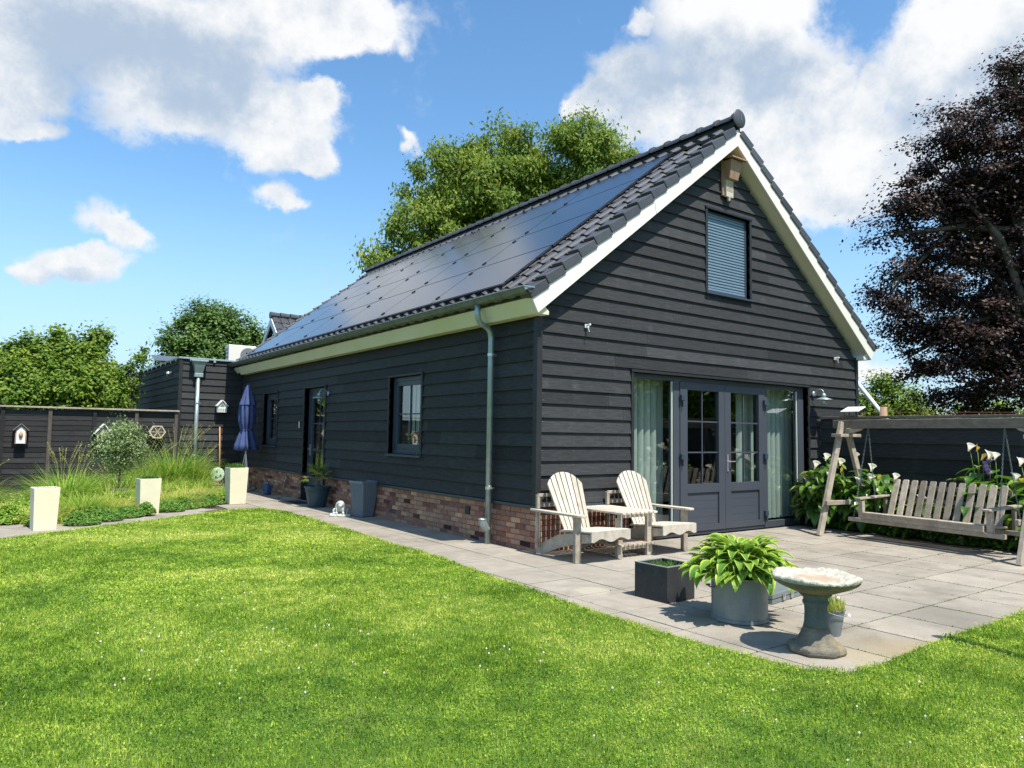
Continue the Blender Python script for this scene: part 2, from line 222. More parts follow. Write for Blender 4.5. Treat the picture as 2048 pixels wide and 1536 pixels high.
# ------------------------------------------------------------------ mesh helpers
class MB:
    def __init__(s): s.v = []; s.f = []; s.t = []; s.tt = 0.0; s.X = None
    def add(s, vs, fs, tint=None):
        b = len(s.v)
        if s.X is not None: vs = [s.X @ Vector(p) for p in vs]
        s.v += [tuple(p) for p in vs]; s.f += [tuple(b+i for i in f) for f in fs]; s.t += [s.tt if tint is None else tint]*len(fs)
        return s
    def box(s, x0, x1, y0, y1, z0, z1, tint=None):
        if x0 > x1: x0, x1 = x1, x0
        if y0 > y1: y0, y1 = y1, y0
        if z0 > z1: z0, z1 = z1, z0
        return s.add([(x0,y0,z0),(x1,y0,z0),(x1,y1,z0),(x0,y1,z0),(x0,y0,z1),(x1,y0,z1),(x1,y1,z1),(x0,y1,z1)],
                     [(0,3,2,1),(4,5,6,7),(0,1,5,4),(1,2,6,5),(2,3,7,6),(3,0,4,7)], tint)
    def hexa(s, p, tint=None):   # 8 corners, bottom 4 then top 4
        return s.add(p, [(0,3,2,1),(4,5,6,7),(0,1,5,4),(1,2,6,5),(2,3,7,6),(3,0,4,7)], tint)
    def beam(s, a, b, w, h, up=(0,0,1), tint=None):   # rectangular bar from a to b; w across, h along up
        a, b = Vector(a), Vector(b); d = (b-a).normalized(); upv = Vector(up); sd = d.cross(upv).normalized(); un = sd.cross(d)
        sd *= w/2; un *= h/2
        return s.hexa([a-sd-un, a+sd-un, b+sd-un, b-sd-un, a-sd+un, a+sd+un, b+sd+un, b-sd+un], tint)
    def tube(s, pts, r, n=10, caps=True, tint=None):
        pts = [Vector(p) for p in pts]; rs = r if isinstance(r, (list, tuple)) else [r]*len(pts)
        vs = []; prev = None
        for i, p in enumerate(pts):
            d = (pts[min(i+1, len(pts)-1)] - pts[max(i-1, 0)]).normalized()
            if prev is None: a = d.orthogonal().normalized()
            else: a = (prev - d*prev.dot(d)); a = a.normalized() if a.length > 1e-6 else d.orthogonal().normalized()
            prev = a; b = d.cross(a)
            for k in range(n): t = 2*PI*k/n; vs.append(p + (a*cos(t)+b*sin(t))*rs[i])
        fs = [(i*n+k, i*n+(k+1) % n, (i+1)*n+(k+1) % n, (i+1)*n+k) for i in range(len(pts)-1) for k in range(n)]
        if caps: fs += [tuple(reversed(range(n))), tuple(range((len(pts)-1)*n, len(pts)*n))]
        return s.add(vs, fs, tint)
    def lathe(s, prof, n=24, c=(0,0,0), fn=None, cap0=True, cap1=True, tint=None, a0=0.0):
        vs = []
        for (r, z) in prof:
            for k in range(n):
                t = 2*PI*k/n + a0; rr = r*(fn(t, z) if fn else 1); vs.append((c[0]+rr*cos(t), c[1]+rr*sin(t), c[2]+z))
        m = len(prof)
        fs = [(i*n+k, i*n+(k+1) % n, (i+1)*n+(k+1) % n, (i+1)*n+k) for i in range(m-1) for k in range(n)]
        if cap0: fs.append(tuple(reversed(range(n))))
        if cap1: fs.append(tuple(range((m-1)*n, m*n)))
        return s.add(vs, fs, tint)
    def prism(s, poly, fn, d0, d1, tint=None):   # poly of (a,b); fn(a,b,d)->xyz
        n = len(poly); vs = [fn(a, b, d0) for a, b in poly] + [fn(a, b, d1) for a, b in poly]
        return s.add(vs, [tuple(range(n)), tuple(range(2*n-1, n-1, -1))] + [((i+1) % n, i, n+i, n+(i+1) % n) for i in range(n)], tint)
    def leaf(s, base, d, up, Ln, Wd, droop=.3, cup=.15, ns=5, shape=None, tc=0, te=0, cross=4, wave=0):
        d = Vector(d).normalized(); up = Vector(up); sd = d.cross(up)
        if sd.length < 1e-4: sd = d.orthogonal()
        sd.normalize(); up = sd.cross(d).normalized(); p = Vector(base); vs = []; cur = d.copy()
        for i in range(ns+1):
            t = i/ns
            w = Wd*.5*(shape(t) if shape else max(.02, sin(PI*min(1, t*1.02)**.75)))
            for k in range(cross+1):
                q = k/cross*2-1
                vs.append(p + sd*(w*q) + up*(cup*w*abs(q)**1.4 + (wave*Wd*sin(t*11+q*2) if abs(q) > .9 else 0)))
            nd = Matrix.Rotation(-droop/ns*(1+t), 3, sd); cur = nd @ cur; up = nd @ up; p = p + cur*(Ln/ns)
        b = len(s.v); 
        if s.X is not None: vs = [s.X @ v for v in vs]
        s.v += [tuple(v) for v in vs]; c1 = cross+1
        for i in range(ns):
            for k in range(cross):
                s.f.append((b+i*c1+k, b+i*c1+k+1, b+(i+1)*c1+k+1, b+(i+1)*c1+k)); s.t.append(te if k in (0, cross-1) else tc)
        return s
    def groups(s, tol):
        n = len(s.v); par = list(range(n))
        def find(a):
            while par[a] != a: par[a] = par[par[a]]; a = par[a]
            return a
        for f in s.f:
            r = find(f[0])
            for i in f[1:]:
                q = find(i)
                if q != r: par[q] = r
        roots = [find(f[0]) for f in s.f]; ids = {r: i for i, r in enumerate(dict.fromkeys(roots))}; k = len(ids)
        if k < 2 or k > 1500: return None
        V = np.array(s.v); lab = np.array([ids[find(i)] if find(i) in ids else -1 for i in range(n)])
        lo = np.array([V[lab == i].min(0) for i in range(k)])-tol/2; hi = np.array([V[lab == i].max(0) for i in range(k)])+tol/2
        g = -np.ones(k, int); c = 0
        for i in range(k):
            if g[i] >= 0: continue
            st = [i]; g[i] = c
            while st:
                a = st.pop(); m = (g < 0) & np.all((lo <= hi[a]) & (hi >= lo[a]), axis=1)
                for b in np.nonzero(m)[0]: g[b] = c; st.append(int(b))
            c += 1
        return None if c < 2 else ([int(g[ids[r]]) for r in roots], c)
    def build(s, name, m, parent=None, smooth=False, bevel=0, recalc=True, split=.05):
        gr = s.groups(split) if split else None
        if gr and gr[1] <= 100:
            outs = []
            for c in range(gr[1]):
                q = MB(); mp = {}
                for f, t, g in zip(s.f, s.t, gr[0]):
                    if g != c: continue
                    nf = []
                    for i in f:
                        if i not in mp: mp[i] = len(q.v); q.v.append(s.v[i])
                        nf.append(mp[i])
                    q.f.append(tuple(nf)); q.t.append(t)
                outs.append(q.build(name, m, parent, smooth, bevel, recalc, 0))
            return outs[0]
        me = bpy.data.meshes.new(name); me.from_pydata(s.v, [], s.f); me.validate()
        if any(s.t) and len(me.polygons) == len(s.t):
            a = me.attributes.new('tint', 'FLOAT', 'FACE'); a.data.foreach_set('value', s.t)
        if recalc:
            bm = bmesh.new(); bm.from_mesh(me); bmesh.ops.recalc_face_normals(bm, faces=bm.faces); bm.to_mesh(me); bm.free()
        if smooth: me.polygons.foreach_set('use_smooth', [True]*len(me.polygons))
        me.materials.append(m if not isinstance(m, str) else M[m])
        o = bpy.data.objects.new(name, me); COL.objects.link(o)
        if parent: o.parent = parent
        if bevel:
            b = o.modifiers.new('bevel', 'BEVEL'); b.width = bevel; b.segments = 2; b.limit_method = 'ANGLE'; b.angle_limit = rad(40)
        return o
def smooth_angle(o, a=35):
    me = o.data; me.polygons.foreach_set('use_smooth', [True]*len(me.polygons))
    try: me.set_sharp_from_angle(angle=rad(a))
    except Exception: pass
    return o
def thing(name, label, cat, loc=(0,0,0), rz=0, group=None):
    o = bpy.data.objects.new(name, None); COL.objects.link(o); o.empty_display_size = .1
    o.location = loc; o.rotation_euler = (0,0,rz); tag(o, label, cat, group); return o
def tag(o, label, cat, group=None, kind=None):
    if label: o['label'] = label
    if cat: o['category'] = cat
    if group: o['group'] = group
    if kind: o['kind'] = kind
    return o
def struct(o, kind='structure'): o['kind'] = kind; return o
def npmesh(name, v, faces_n, m, parent=None, tint=None, smooth=False):
    """v: (F, k, 3) array, each row one k-gon of its own"""
    F_, k = v.shape[:2]; me = bpy.data.meshes.new(name)
    me.vertices.add(F_*k); me.vertices.foreach_set('co', v.reshape(-1).astype(np.float32))
    me.loops.add(F_*k); me.loops.foreach_set('vertex_index', np.arange(F_*k, dtype=np.int32))
    me.polygons.add(F_); me.polygons.foreach_set('loop_start', (np.arange(F_)*k).astype(np.int32))
    if tint is not None:
        a = me.attributes.new('tint', 'FLOAT', 'FACE'); a.data.foreach_set('value', tint.astype(np.float32))
    me.update(calc_edges=True); me.materials.append(M[m])
    o = bpy.data.objects.new(name, me); COL.objects.link(o)
    if parent: o.parent = parent
    return o
def unit(a): return a/np.maximum(np.linalg.norm(a, axis=-1, keepdims=True), 1e-9)
def leafcloud(name, blobs_, n, size, m, parent, origin, clump=.35, up=.6, droop=0., seed=1, aspect=.55, nclump=None, shell=.35, flat=1.0, tintbias=0.):
    rg = np.random.default_rng(seed); B = np.array(blobs_, float); w = B[:,3]**2.2; w /= w.sum()
    nc = nclump or max(20, n//60)
    bi = rg.choice(len(B), nc, p=w); dirs = unit(rg.normal(size=(nc,3))); rr = B[bi,3]*(shell+(1-shell)*rg.random(nc)**.6)
    cc_ = B[bi,:3]+dirs*rr[:,None]; cr_ = clump*(.55+.9*rg.random(nc)); ct = rg.normal(size=nc)*.28
    ci = rg.integers(0, nc, n); off = rg.normal(size=(n,3))*cr_[ci][:,None]*.55; off[:,2] *= flat
    P = cc_[ci]+off - np.array(origin)
    out = unit(dirs[ci]*.6+unit(off)*.5+np.array([0,0,up])+rg.normal(size=(n,3))*.55)
    d = unit(np.cross(out, rg.normal(size=(n,3)))); d[:,2] -= droop; d = unit(d); sd = unit(np.cross(d, out))
    s_ = size*(.6+.8*rg.random(n))[:,None]
    q = np.stack([P, P+d*s_*.45+sd*s_*aspect*.5, P+d*s_, P+d*s_*.45-sd*s_*aspect*.5], 1)
    t = np.clip(ct[ci]+rg.normal(size=n)*.35+tintbias, -1, 1)
    return npmesh(name, q, 4, m, parent, t)
def trunk(parent, base, top, r, limbs, m='bark', seed=1):
    rd = random.Random(seed); mb = MB(); b, t = Vector(base), Vector(top)
    pts = [b.lerp(t, k/6)+Vector((rd.uniform(-1,1), rd.uniform(-1,1), 0))*r*.35*(k > 0) for k in range(7)]
    mb.tube(pts, [r*(1.25 if k == 0 else 1-.11*k) for k in range(7)], 10)
    for c in limbs:
        c = Vector(c[:3]); s_ = pts[rd.randint(2, 5)]; mid = s_.lerp(c, .5)+Vector((rd.uniform(-.2,.2), rd.uniform(-.2,.2), rd.uniform(0,.3)))*(c-s_).length*.4
        mb.tube([s_, s_.lerp(mid,.5), mid, c.lerp(mid,.5), c], [r*.42, r*.32, r*.24, r*.15, r*.05], 6)
        for _ in range(3):
            e = c+Vector((rd.uniform(-1,1), rd.uniform(-1,1), rd.uniform(-.3,1)))*min(.35, (c-s_).length*.15)
            mb.tube([mid.lerp(c, rd.uniform(.2,.8)), e], [r*.1, r*.03], 5)
    return mb.build('trunk', m, parent, smooth=True)
def tree(name, label, cat, base, top, r, bl, n, size, m, group=None, limbs=None, **k):
    root = thing(name, label, cat, base, 0, group); o = Vector(base)
    rel = [(a-o.x, b-o.y, c-o.z, d) for a, b, c, d in bl]
    trunk(root, (0,0,0), Vector(top)-o, r, limbs or rel[::2], seed=len(bl))
    leafcloud('crown', rel, n, size, m, root, (0,0,0), **k)
    return root

# ------------------------------------------------------------------ ground, lawn, paving
def poly_sheet(name, pts, z, m):
    mb = MB(); mb.add([(x, y, z) for x, y in pts], [tuple(range(len(pts)))]); o = mb.build(name, m, recalc=False); return struct(o)
poly_sheet('ground', [(-900,-900),(900,-900),(900,900),(-900,900)], 0, 'field')
LAWN = [(-14,1.0),(-8,3.35),(-5.5,4.5),(-4.25,5.37),(-2.56,6.45),(-1.75,6.92),(-1.35,6.85),(-1.15,6.3),(-1.12,5.4),(-1.17,3.05),(-1.22,.67),(-1.37,-1.2),(-1.46,-2.5),(-1.5,-3.3),(-1.46,-4.1),(-1.38,-4.6),(-1.2,-4.80),(-.9,-4.83),(-.3,-4.79),(.36,-4.76),(1.0,-4.79),(1.82,-4.75),(4,-4.76),(6.3,-4.76),(6.3,-13),(-14,-13)]
poly_sheet('lawn', LAWN, .027, 'thatch')
BED = [(-5.45,5.45),(-4.9,4.98),(-3.83,6.0),(-2.36,7.38),(-1.3,8.25),(-1.2,9.2),(-1.15,13.15),(-9,13.15),(-9,8.4),(-6.0,7.2)]
poly_sheet('flower_bed_soil', BED, .014, 'soil')
poly_sheet('border_soil', [(5.75,-.05),(6.43,-.05),(6.43,-9),(5.75,-9)], .030, 'soil')
poly_sheet('paving_joint', [(-14,.5),(-1.6,-4.95),(6.4,-4.95),(6.4,0),(0,0),(0,13.4),(-14,13.4)], .004, 'joint')
slabs = MB()
def slab(p4, tint):
    z0, z1 = .005, .022+RNG.uniform(-.001, .001)
    tl = RNG.uniform(-.0012, .0012, 2)
    slabs.hexa([(x, y, z0) for x, y in p4] + [(x, y, z1+tl[0]*(i in (1, 2))+tl[1]*(i > 1)) for i, (x, y) in enumerate(p4)], tint)
def cslab(x0, x1, y0, y1):
    g = .0055; slab([(x0+g,y0+g),(x1-g,y0+g),(x1-g,y1-g),(x0+g,y1-g)], RNG.normal()*.7)
P_ = .64
for i in range(-3, 11):
    for j in range(-2, 7):
        x0 = i*P_-.004; y0 = -4.19+j*.67; x1 = x0+P_; y1 = y0+.67
        if j == -2: y0 = -4.95+.0; y0 = max(y0, -4.95)
        if j == -1: pass
        x1 = min(x1, 6.3); y1 = min(y1, -.03)
        if x1-x0 < .05 or y1-y0 < .05 or x0 < -1.95: continue
        cslab(x0, x1, y0, y1)
for j in range(0, 22):
    y0 = -.03+j*.62
    for x0, x1 in ((-1.93,-1.29),(-1.29,-.64),(-.64,-.02)):
        if y0 > 7.6 and x0 < -1.9: continue
        cslab(x0, x1, y0, min(y0+.62, 13.35))
dv = Vector((-.845, -.535)).normalized(); nv = Vector((dv.y, -dv.x))*-1
o0 = Vector((-1.95, 7.8))
for i in range(22):
    for j in range(-2, 3):
        a = o0+dv*(i*.5)+nv*(j*.5); q = [a+dv*.003+nv*.003, a+dv*.497+nv*.003, a+dv*.497+nv*.497, a+dv*.003+nv*.497]
        if max(p.x for p in q) > -1.95 and j > -5: 
            if max(p.x for p in q) > -1.94: continue
        slab([(p.x, p.y) for p in q], RNG.normal()*.8)
o = slabs.build('patio', 'slab', split=0); struct(o)
# pale round mark where a pot stood, and the ring left by the bird bath: stains in the slab material
t = M['slab'].node_tree; n = t.nodes; l = t.links; bs = n['Principled BSDF']; src = bs.inputs['Base Color'].links[0].from_socket
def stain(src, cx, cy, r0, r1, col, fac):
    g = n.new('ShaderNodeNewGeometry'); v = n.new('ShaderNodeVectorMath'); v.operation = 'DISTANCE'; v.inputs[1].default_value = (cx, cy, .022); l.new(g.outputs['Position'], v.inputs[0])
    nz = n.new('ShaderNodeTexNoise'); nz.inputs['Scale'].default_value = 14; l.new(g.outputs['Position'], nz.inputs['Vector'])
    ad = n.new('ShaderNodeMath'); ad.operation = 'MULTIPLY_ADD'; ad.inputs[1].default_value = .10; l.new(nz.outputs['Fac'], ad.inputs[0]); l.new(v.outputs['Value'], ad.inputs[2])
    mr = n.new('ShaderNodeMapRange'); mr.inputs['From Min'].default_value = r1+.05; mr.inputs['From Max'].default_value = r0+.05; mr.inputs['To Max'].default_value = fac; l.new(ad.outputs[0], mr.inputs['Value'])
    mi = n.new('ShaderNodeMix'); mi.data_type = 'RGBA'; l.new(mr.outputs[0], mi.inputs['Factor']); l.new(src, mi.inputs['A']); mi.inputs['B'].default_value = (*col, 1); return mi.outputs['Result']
s1 = stain(src, -.92, -2.08, .15, .19, (.38, .345, .26), .8)
s1 = stain(s1, -.80, -4.62, .12, .24, (.34, .29, .19), .6)
s1 = stain(s1, -.35, -4.75, .10, .45, (.30, .21, .08), .4)
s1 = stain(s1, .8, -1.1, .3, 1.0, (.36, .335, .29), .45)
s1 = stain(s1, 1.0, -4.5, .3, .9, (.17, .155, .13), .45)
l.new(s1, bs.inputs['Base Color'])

def inpoly(px, py, poly):
    c = np.zeros(len(px), bool); j = len(poly)-1
    for i in range(len(poly)):
        xi, yi = poly[i]; xj, yj = poly[j]
        cnd = ((yi > py) != (yj > py)) & (px < (xj-xi)*(py-yi)/(yj-yi+1e-12)+xi); c ^= cnd; j = i
    return c
def vnoise(x, y, s, seed):
    rg = np.random.default_rng(seed); g = rg.random((64, 64)); u = x*s+31; v = y*s+31
    i = np.floor(u).astype(int); j = np.floor(v).astype(int); a = u-i; b = v-j; a = a*a*(3-2*a); b = b*b*(3-2*b); i %= 63; j %= 63
    return g[i,j]*(1-a)*(1-b)+g[i+1,j]*a*(1-b)+g[i,j+1]*(1-a)*b+g[i+1,j+1]*a*b
def lawn_blades():
    rg = np.random.default_rng(5); NC = 3200000
    x = rg.uniform(-10, 4.5, NC); y = rg.uniform(-6.6, 8.0, NC)
    dx, dy = x-CAM.x, y-CAM.y; d = np.hypot(dx, dy); az = np.arctan2(dx, dy)-yaw
    keep = (d > 2.9) & (np.abs(az) < rad(44)) & (rg.random(NC) < np.clip((4.4/d)**1.3, 0, 1))
    edge = (rg.random(NC)-.5)*.06+(vnoise(x, y, 4.1, 9)-.5)*.07+(vnoise(x, y, 13.0, 8)-.5)*.05
    keep &= inpoly(x+edge, y+edge*.7, LAWN)
    x, y, d = x[keep], y[keep], d[keep]; K = len(x)
    h = (.015+.014*rg.random(K))*(.8+.5*vnoise(x, y, 2.3, 1)); w = .0030*(d/4)**.85*(.7+.6*rg.random(K))
    a = rg.uniform(0, 2*PI, K); ln = rg.uniform(.1, .65, K)*h; b = rg.uniform(0, 2*PI, K)
    base = np.stack([x, y, np.full(K, .025)], 1); sx = np.stack([np.cos(a), np.sin(a), 0*a], 1)*w[:,None]*.5
    tip = base+np.stack([np.cos(b)*ln, np.sin(b)*ln, h], 1); mid = base+np.stack([np.cos(b)*ln*.35, np.sin(b)*ln*.35, h*.6], 1)
    q = np.stack([base-sx, base+sx, mid+sx*.8, tip, mid-sx*.8], 1)
    cv = rg.random(K) < .16+.34*np.clip((vnoise(x, y, .9, 21)-.35)*2.5, 0, 1)      # small flat clover and broad leaves between the blades
    sz = (.0024+.0026*rg.random(K))*(d/4)**.7; cc_ = base+np.stack([0*x, 0*x, h*(.45+.55*rg.random(K))], 1); tz = rg.normal(0, .9, K)
    for i_ in range(5):
        an = a+2*PI*i_/5; q[cv, i_] = (cc_+np.stack([np.cos(an)*sz, np.sin(an)*sz, np.sin(an+b)*sz*tz], 1))[cv]
    t = (vnoise(x, y, .55, 2)-.5)*.9+(vnoise(x, y, 1.7, 3)-.5)*.9+(vnoise(x, y, 6.0, 4)-.5)*.7+(vnoise(x, y, 17.0, 6)-.5)*.6+rg.normal(size=K)*np.where(cv, .30, .50)+np.where(cv, -.10, .12)
    o = npmesh('grass', q, 5, 'lawn', None, np.clip(t, -1, 1)); tag(o, 'short green mown lawn grass with yellowish patches', 'grass', kind='stuff')
    # white clover heads and a few yellow flowers
    cl = MB(); rd = random.Random(4)
    spots = [(-4.6,-2.6,.9,20),(-3.9,-2.1,.8,18),(-2.9,-3.2,.6,9),(-4.4,-1.2,1.3,12),(-2.2,-4.9,1.0,12),(-1.2,-5.2,.9,6),(-3.2,-1.0,1.4,8),(-2.4,.8,1.0,6)]
    for cx, cy, r_, k in spots:
        for _ in range(k):
            px, py = rd.gauss(cx, r_*.5), rd.gauss(cy, r_*.5); r = rd.uniform(.004, .0075)
            cl.lathe([(.001, -r), (r*.8, -r*.5), (r, 0), (r*.7, r*.7), (.001, r)], 6, (px, py, .05+rd.uniform(0, .012)), cap0=False, cap1=False)
            cl.tube([(px, py, .015), (px, py, .05)], .001, 3, False)
    o = cl.build('clover_flowers', 'petal', split=0); tag(o, 'tiny white clover heads scattered in the lawn', 'flowers', kind='stuff')
lawn_blades()

# ------------------------------------------------------------------ the house
WX, LY = 7.76, 13.4; RX = 3.88; SLP = .785; TH = math.atan(SLP); cT, sT = cos(TH), sin(TH)
house = thing('barn_house', 'black clad barn style house with grey tiled roof, solar panels and cream bargeboards', 'house', (0, 0, 0))
HOLES_G = [(1.72, 6.10, -.1, 2.44), (3.36, 4.44, 3.82, 5.16)]
HOLES_S = [(3.04, 4.18, 1.165, 2.485), (7.17, 8.38, -.1, 2.48), (10.25, 11.30, 1.185, 2.465)]
def fg(u, o_, z): return (u, -o_, z)
def fs(u, o_, z): return (-o_, u, z)
def cells(u0, u1, z0, z1, holes, fn, mb, d0, d1):
    us = sorted({u0, u1} | {h[k] for h in holes for k in (0, 1) if u0 < h[k] < u1}); zs = sorted({z0, z1} | {h[k] for h in holes for k in (2, 3) if z0 < h[k] < z1})
    for a, b in zip(us, us[1:]):
        for c, d in zip(zs, zs[1:]):
            if any(h[0] < (a+b)/2 < h[1] and h[2] < (c+d)/2 < h[3] for h in holes): continue
            mb.prism([(a, c), (b, c), (b, d), (a, d)], lambda p, q, o_: fn(p, o_, q), d0, d1)
core = MB()
cells(.1, WX-.1, 0, 3.05, HOLES_G[:1], fg, core, -.10, -.30)
core.prism([(.1,3.05),(WX-.1,3.05),(WX-.1,3.2),(RX,6.15),(.1,3.2)], lambda p, q, o_: fg(p, o_, q), -.10, -.30)
cells(.3, LY, 0, 3.05, HOLES_S, fs, core, -.10, -.30)
core.box(WX-.3, WX-.01, .3, LY, 0, 3.05); core.box(.31, WX-.31, LY-.2, LY, 0, 3.05); core.box(.31, WX-.31, .31, LY-.21, 2.75, 2.85)
core.build('wall', 'black', house)
EXP = .187
def clad(fn, z0, ztop, ul, holes, name, jl=(2.2, 4.6), edge=0):
    mb = MB(); k = 0; z = z0
    while z < ztop:
        z1 = z+EXP; zz = sorted({z, z1} | {h[i] for h in holes for i in (2, 3) if z < h[i] < z1})
        jr = RNG.uniform(*jl); js = []; u = ul(z)[0]+jr*RNG.uniform(.3, 1)
        while u < ul(z)[1]-.3: js.append(u); u += RNG.uniform(*jl)
        tints = RNG.normal(size=len(js)+1)
        for za, zb in zip(zz, zz[1:]):
            (a0, a1), (b0, b1) = ul(za), ul(zb)
            if a1-a0 < .02: continue
            hs_ = sorted([(h[0], h[1]) for h in holes if h[2] < (za+zb)/2 < h[3]])
            bounds = sorted([x for h in hs_ for x in h]+[x for j in js for x in (j-.0015, j+.0015)])
            segs = []; cur = a0
            for h in hs_+[(1e9, 1e9)]:
                if h[0] > cur: segs.append((cur, min(h[0], a1)))
                cur = max(cur, h[1])
                if cur >= a1: break
            for s0, s1 in segs:
                pts = [s0]+[x for j in js if s0+.02 < j < s1-.02 for x in (j-.0015, j+.0015)]+[s1]
                for q in range(0, len(pts), 2):
                    u0_, u1_ = pts[q], pts[q+1]
                    t0 = u0_ if u0_ > a0+1e-6 else b0; t1 = u1_ if u1_ < a1-1e-6 else b1
                    if t1 < t0: continue
                    ob = .035-.029*(za-z)/EXP; ot = .035-.029*(zb-z)/EXP
                    ti = tints[sum(1 for j in js if j < (u0_+u1_)/2)]
                    if zb-za > .15:
                        un = math.ceil((u0_+.03)/.61)*.61
                        for nu in [u0_+.03, u1_-.03]+[un+i_*.61 for i_ in range(int(max(0, (min(u1_, t1)-un)/.61)+1))]:
                            if not (max(u0_, t0)+.02 < nu < min(u1_, t1)-.02): continue
                            for zq in (.045, .135):
                                oq = .0358-.029*zq/EXP; zc = za+zq; mb.add([fn(nu-.0035, oq, zc-.004), fn(nu+.0035, oq, zc-.004), fn(nu+.0035, oq, zc+.004), fn(nu-.0035, oq, zc+.004)], [(0,1,2,3)], 22)
                    mb.hexa([fn(u0_, ob, za), fn(u1_, ob, za), fn(u1_, -.098, za), fn(u0_, -.098, za), fn(t0, ot, zb), fn(t1, ot, zb), fn(t1, -.098, zb), fn(t0, -.098, zb)], ti)
        z = z1
    return mb.build(name, 'siding', house, split=0)
def gul(z):
    if z < 3.14: return (.045, WX-.045)
    d = (z-3.14)/SLP*1.0; return (min(.045+d, RX), max(WX-.045-d, RX))
clad(fg, .62, 6.05, gul, HOLES_G, 'gable_cladding')
clad(fs, .62, 3.10, lambda z: (.045, LY), HOLES_S, 'side_cladding', (3, 5))
tr = MB(); tr.box(-.045, .04, -.045, .04, .615, 3.10); tr.box(WX-.04, WX+.045, -.045, .04, .615, 3.10)
tr.build('corner_trim', 'black', house, bevel=.003)
sill = MB(); sill.box(-.055, 1.66, -.055, -.001, .575, .612); sill.box(6.16, WX+.05, -.055, -.001, .575, .612)
for a, b in ((0, 7.12), (8.43, LY)): sill.box(-.055, -.001, a, b, .576, .611)
sill.build('plinth_flashing', 'anthracite_dark', house, bevel=.003)
# brick plinth
bk = MB(); mo = MB(); bl, bh, g = .205, .052, .012
def bricks(fn, u0, u1, z1=.572):
    rows = int(z1/(bh+g)); hh = z1/rows
    for r in range(rows):
        u = u0-(bl+g)/2*(r % 2)
        while u < u1:
            a, b = max(u, u0), min(u+bl, u1)
            if b-a > .03:
                o_ = .012+RNG.uniform(-.0025, .0025); z = r*hh+.003
                q = RNG.random(); ti = RNG.normal()*.55+(-.9 if q < .12 else .7 if q > .88 else 0)
                bk.hexa([fn(a, o_, z), fn(b, o_, z), fn(b, -.03, z), fn(a, -.03, z), fn(a, o_, z+hh-g), fn(b, o_, z+hh-g), fn(b, -.03, z+hh-g), fn(a, -.03, z+hh-g)], ti)
            u += bl+g
for u0_, u1_ in ((.0, 1.66), (6.16, WX)): bricks(fg, u0_, u1_); mo.box(u0_+.01, u1_-.01, .002, .098, 0, .57)
for u0_, u1_ in ((.0, 7.12), (8.43, LY)): bricks(fs, u0_, u1_); mo.box(.002, .098, u0_+.01, u1_-.01, 0, .57)
bk.build('brick_plinth', 'brick', house, split=.06); mo.build('plinth_mortar', 'mortar', house)
# roof
def RP(s, y, h, side=-1):   # point on the roof: s down the slope from the ridge, h above the tile bed
    return (RX+side*(s*cT+h*sT), y, 6.545-s*sT+h*cT)
YR0, YR1 = -.20, 13.85
deck = MB()
for sd in (-1, 1):
    q = [RP(0, 0, -.03, sd), RP(5.30, 0, -.03, sd), RP(5.30, 0, -.20, sd), (RX, 0, 6.545-.26)]
    q[0] = (RX, 0, 6.545-.03/cT)
    pts = [(a[0], a[2]) for a in q]
    deck.prism(pts, lambda a, b, d: (a, d, b), YR0+.03, YR1-.05)
deck.build('soffit', 'cream', house)
bb = MB()
def barge(sd, y0, y1):
    a = [(RX+sd*.0006, 6.518), (RX+sd*4.172, 3.242), (RX+sd*4.065, 3.054), (RX+sd*.0006, 6.245)]
    m_ = MB(); js = [0, .47, 1]
    def ed(p, q, t): return (p[0]+(q[0]-p[0])*t, p[1]+(q[1]-p[1])*t)
    for t0, t1 in zip(js, js[1:]):
        g_ = .0007 if t1 < 1 else 0; g0 = .0007 if t0 > 0 else 0
        m_.prism([ed(a[0], a[1], t0+g0), ed(a[0], a[1], t1-g_), ed(a[3], a[2], t1-g_), ed(a[3], a[2], t0+g0)], lambda p, q, d: (p, d, q), y0, y1)
    return m_.build('bargeboard', 'cream', house, bevel=.003)
barge(-1, -.235, -.195); barge(1, -.235, -.195); barge(-1, YR1-.05, YR1-.01)
def fascia(sd, m):
    f = MB(); js = [-.193, 2.4, 5.6, 8.9, 12.95]
    for a, b in zip(js, js[1:]):
        f.prism([(RX+sd*4.172, 3.242), (RX+sd*4.065, 3.054), (RX+sd*3.86, 3.054), (RX+sd*3.86, 3.10), (RX+sd*4.03, 3.242)], lambda p, q, d: (p, d, q), a+.001, b-.001)
    return f.build('fascia', m, house)
fascia(-1, 'cream_eave'); fascia(1, 'cream')
GA = .35; TWD = .30; prof = [(0, .004), (.10, .030), (.22, .046), (.34, .030), (.44, .004), (.72, -.004), (1.0, .004)]
for sd in (-1, 1):
    tl = MB()
    ny = int((YR1-.05-YR0-.14)/TWD)
    for k in range(15):
        s0, s1 = k*GA+.06, (k+1)*GA+.085; lift = .042 if k == 0 else 0
        if k == 0: s1 = .345
        for j in range(ny+1):
            y0 = YR0+.14+j*TWD; w = min(TWD, YR1-.06-y0)
            if w < .05: continue
            vs = []; fs_ = []; hj = RNG.uniform(-.0015, .0015)
            for (t, h) in prof:
                y = y0+t*w; vs += [RP(s0, y, h+.012+hj+lift, sd), RP(s1, y, h+.042+hj+lift, sd), RP(s1-.004, y, h+.018+hj-.01*(lift > 0), sd)]
            for i in range(len(prof)-1):
                a = i*3; b = a+3; fs_ += [(a, a+1, b+1, b), (a+1, a+2, b+2, b+1)]
            tl.add(vs, fs_, RNG.normal()*.6)
    tl.build('roof_tiles', 'tile', house, split=0)
vt = MB()
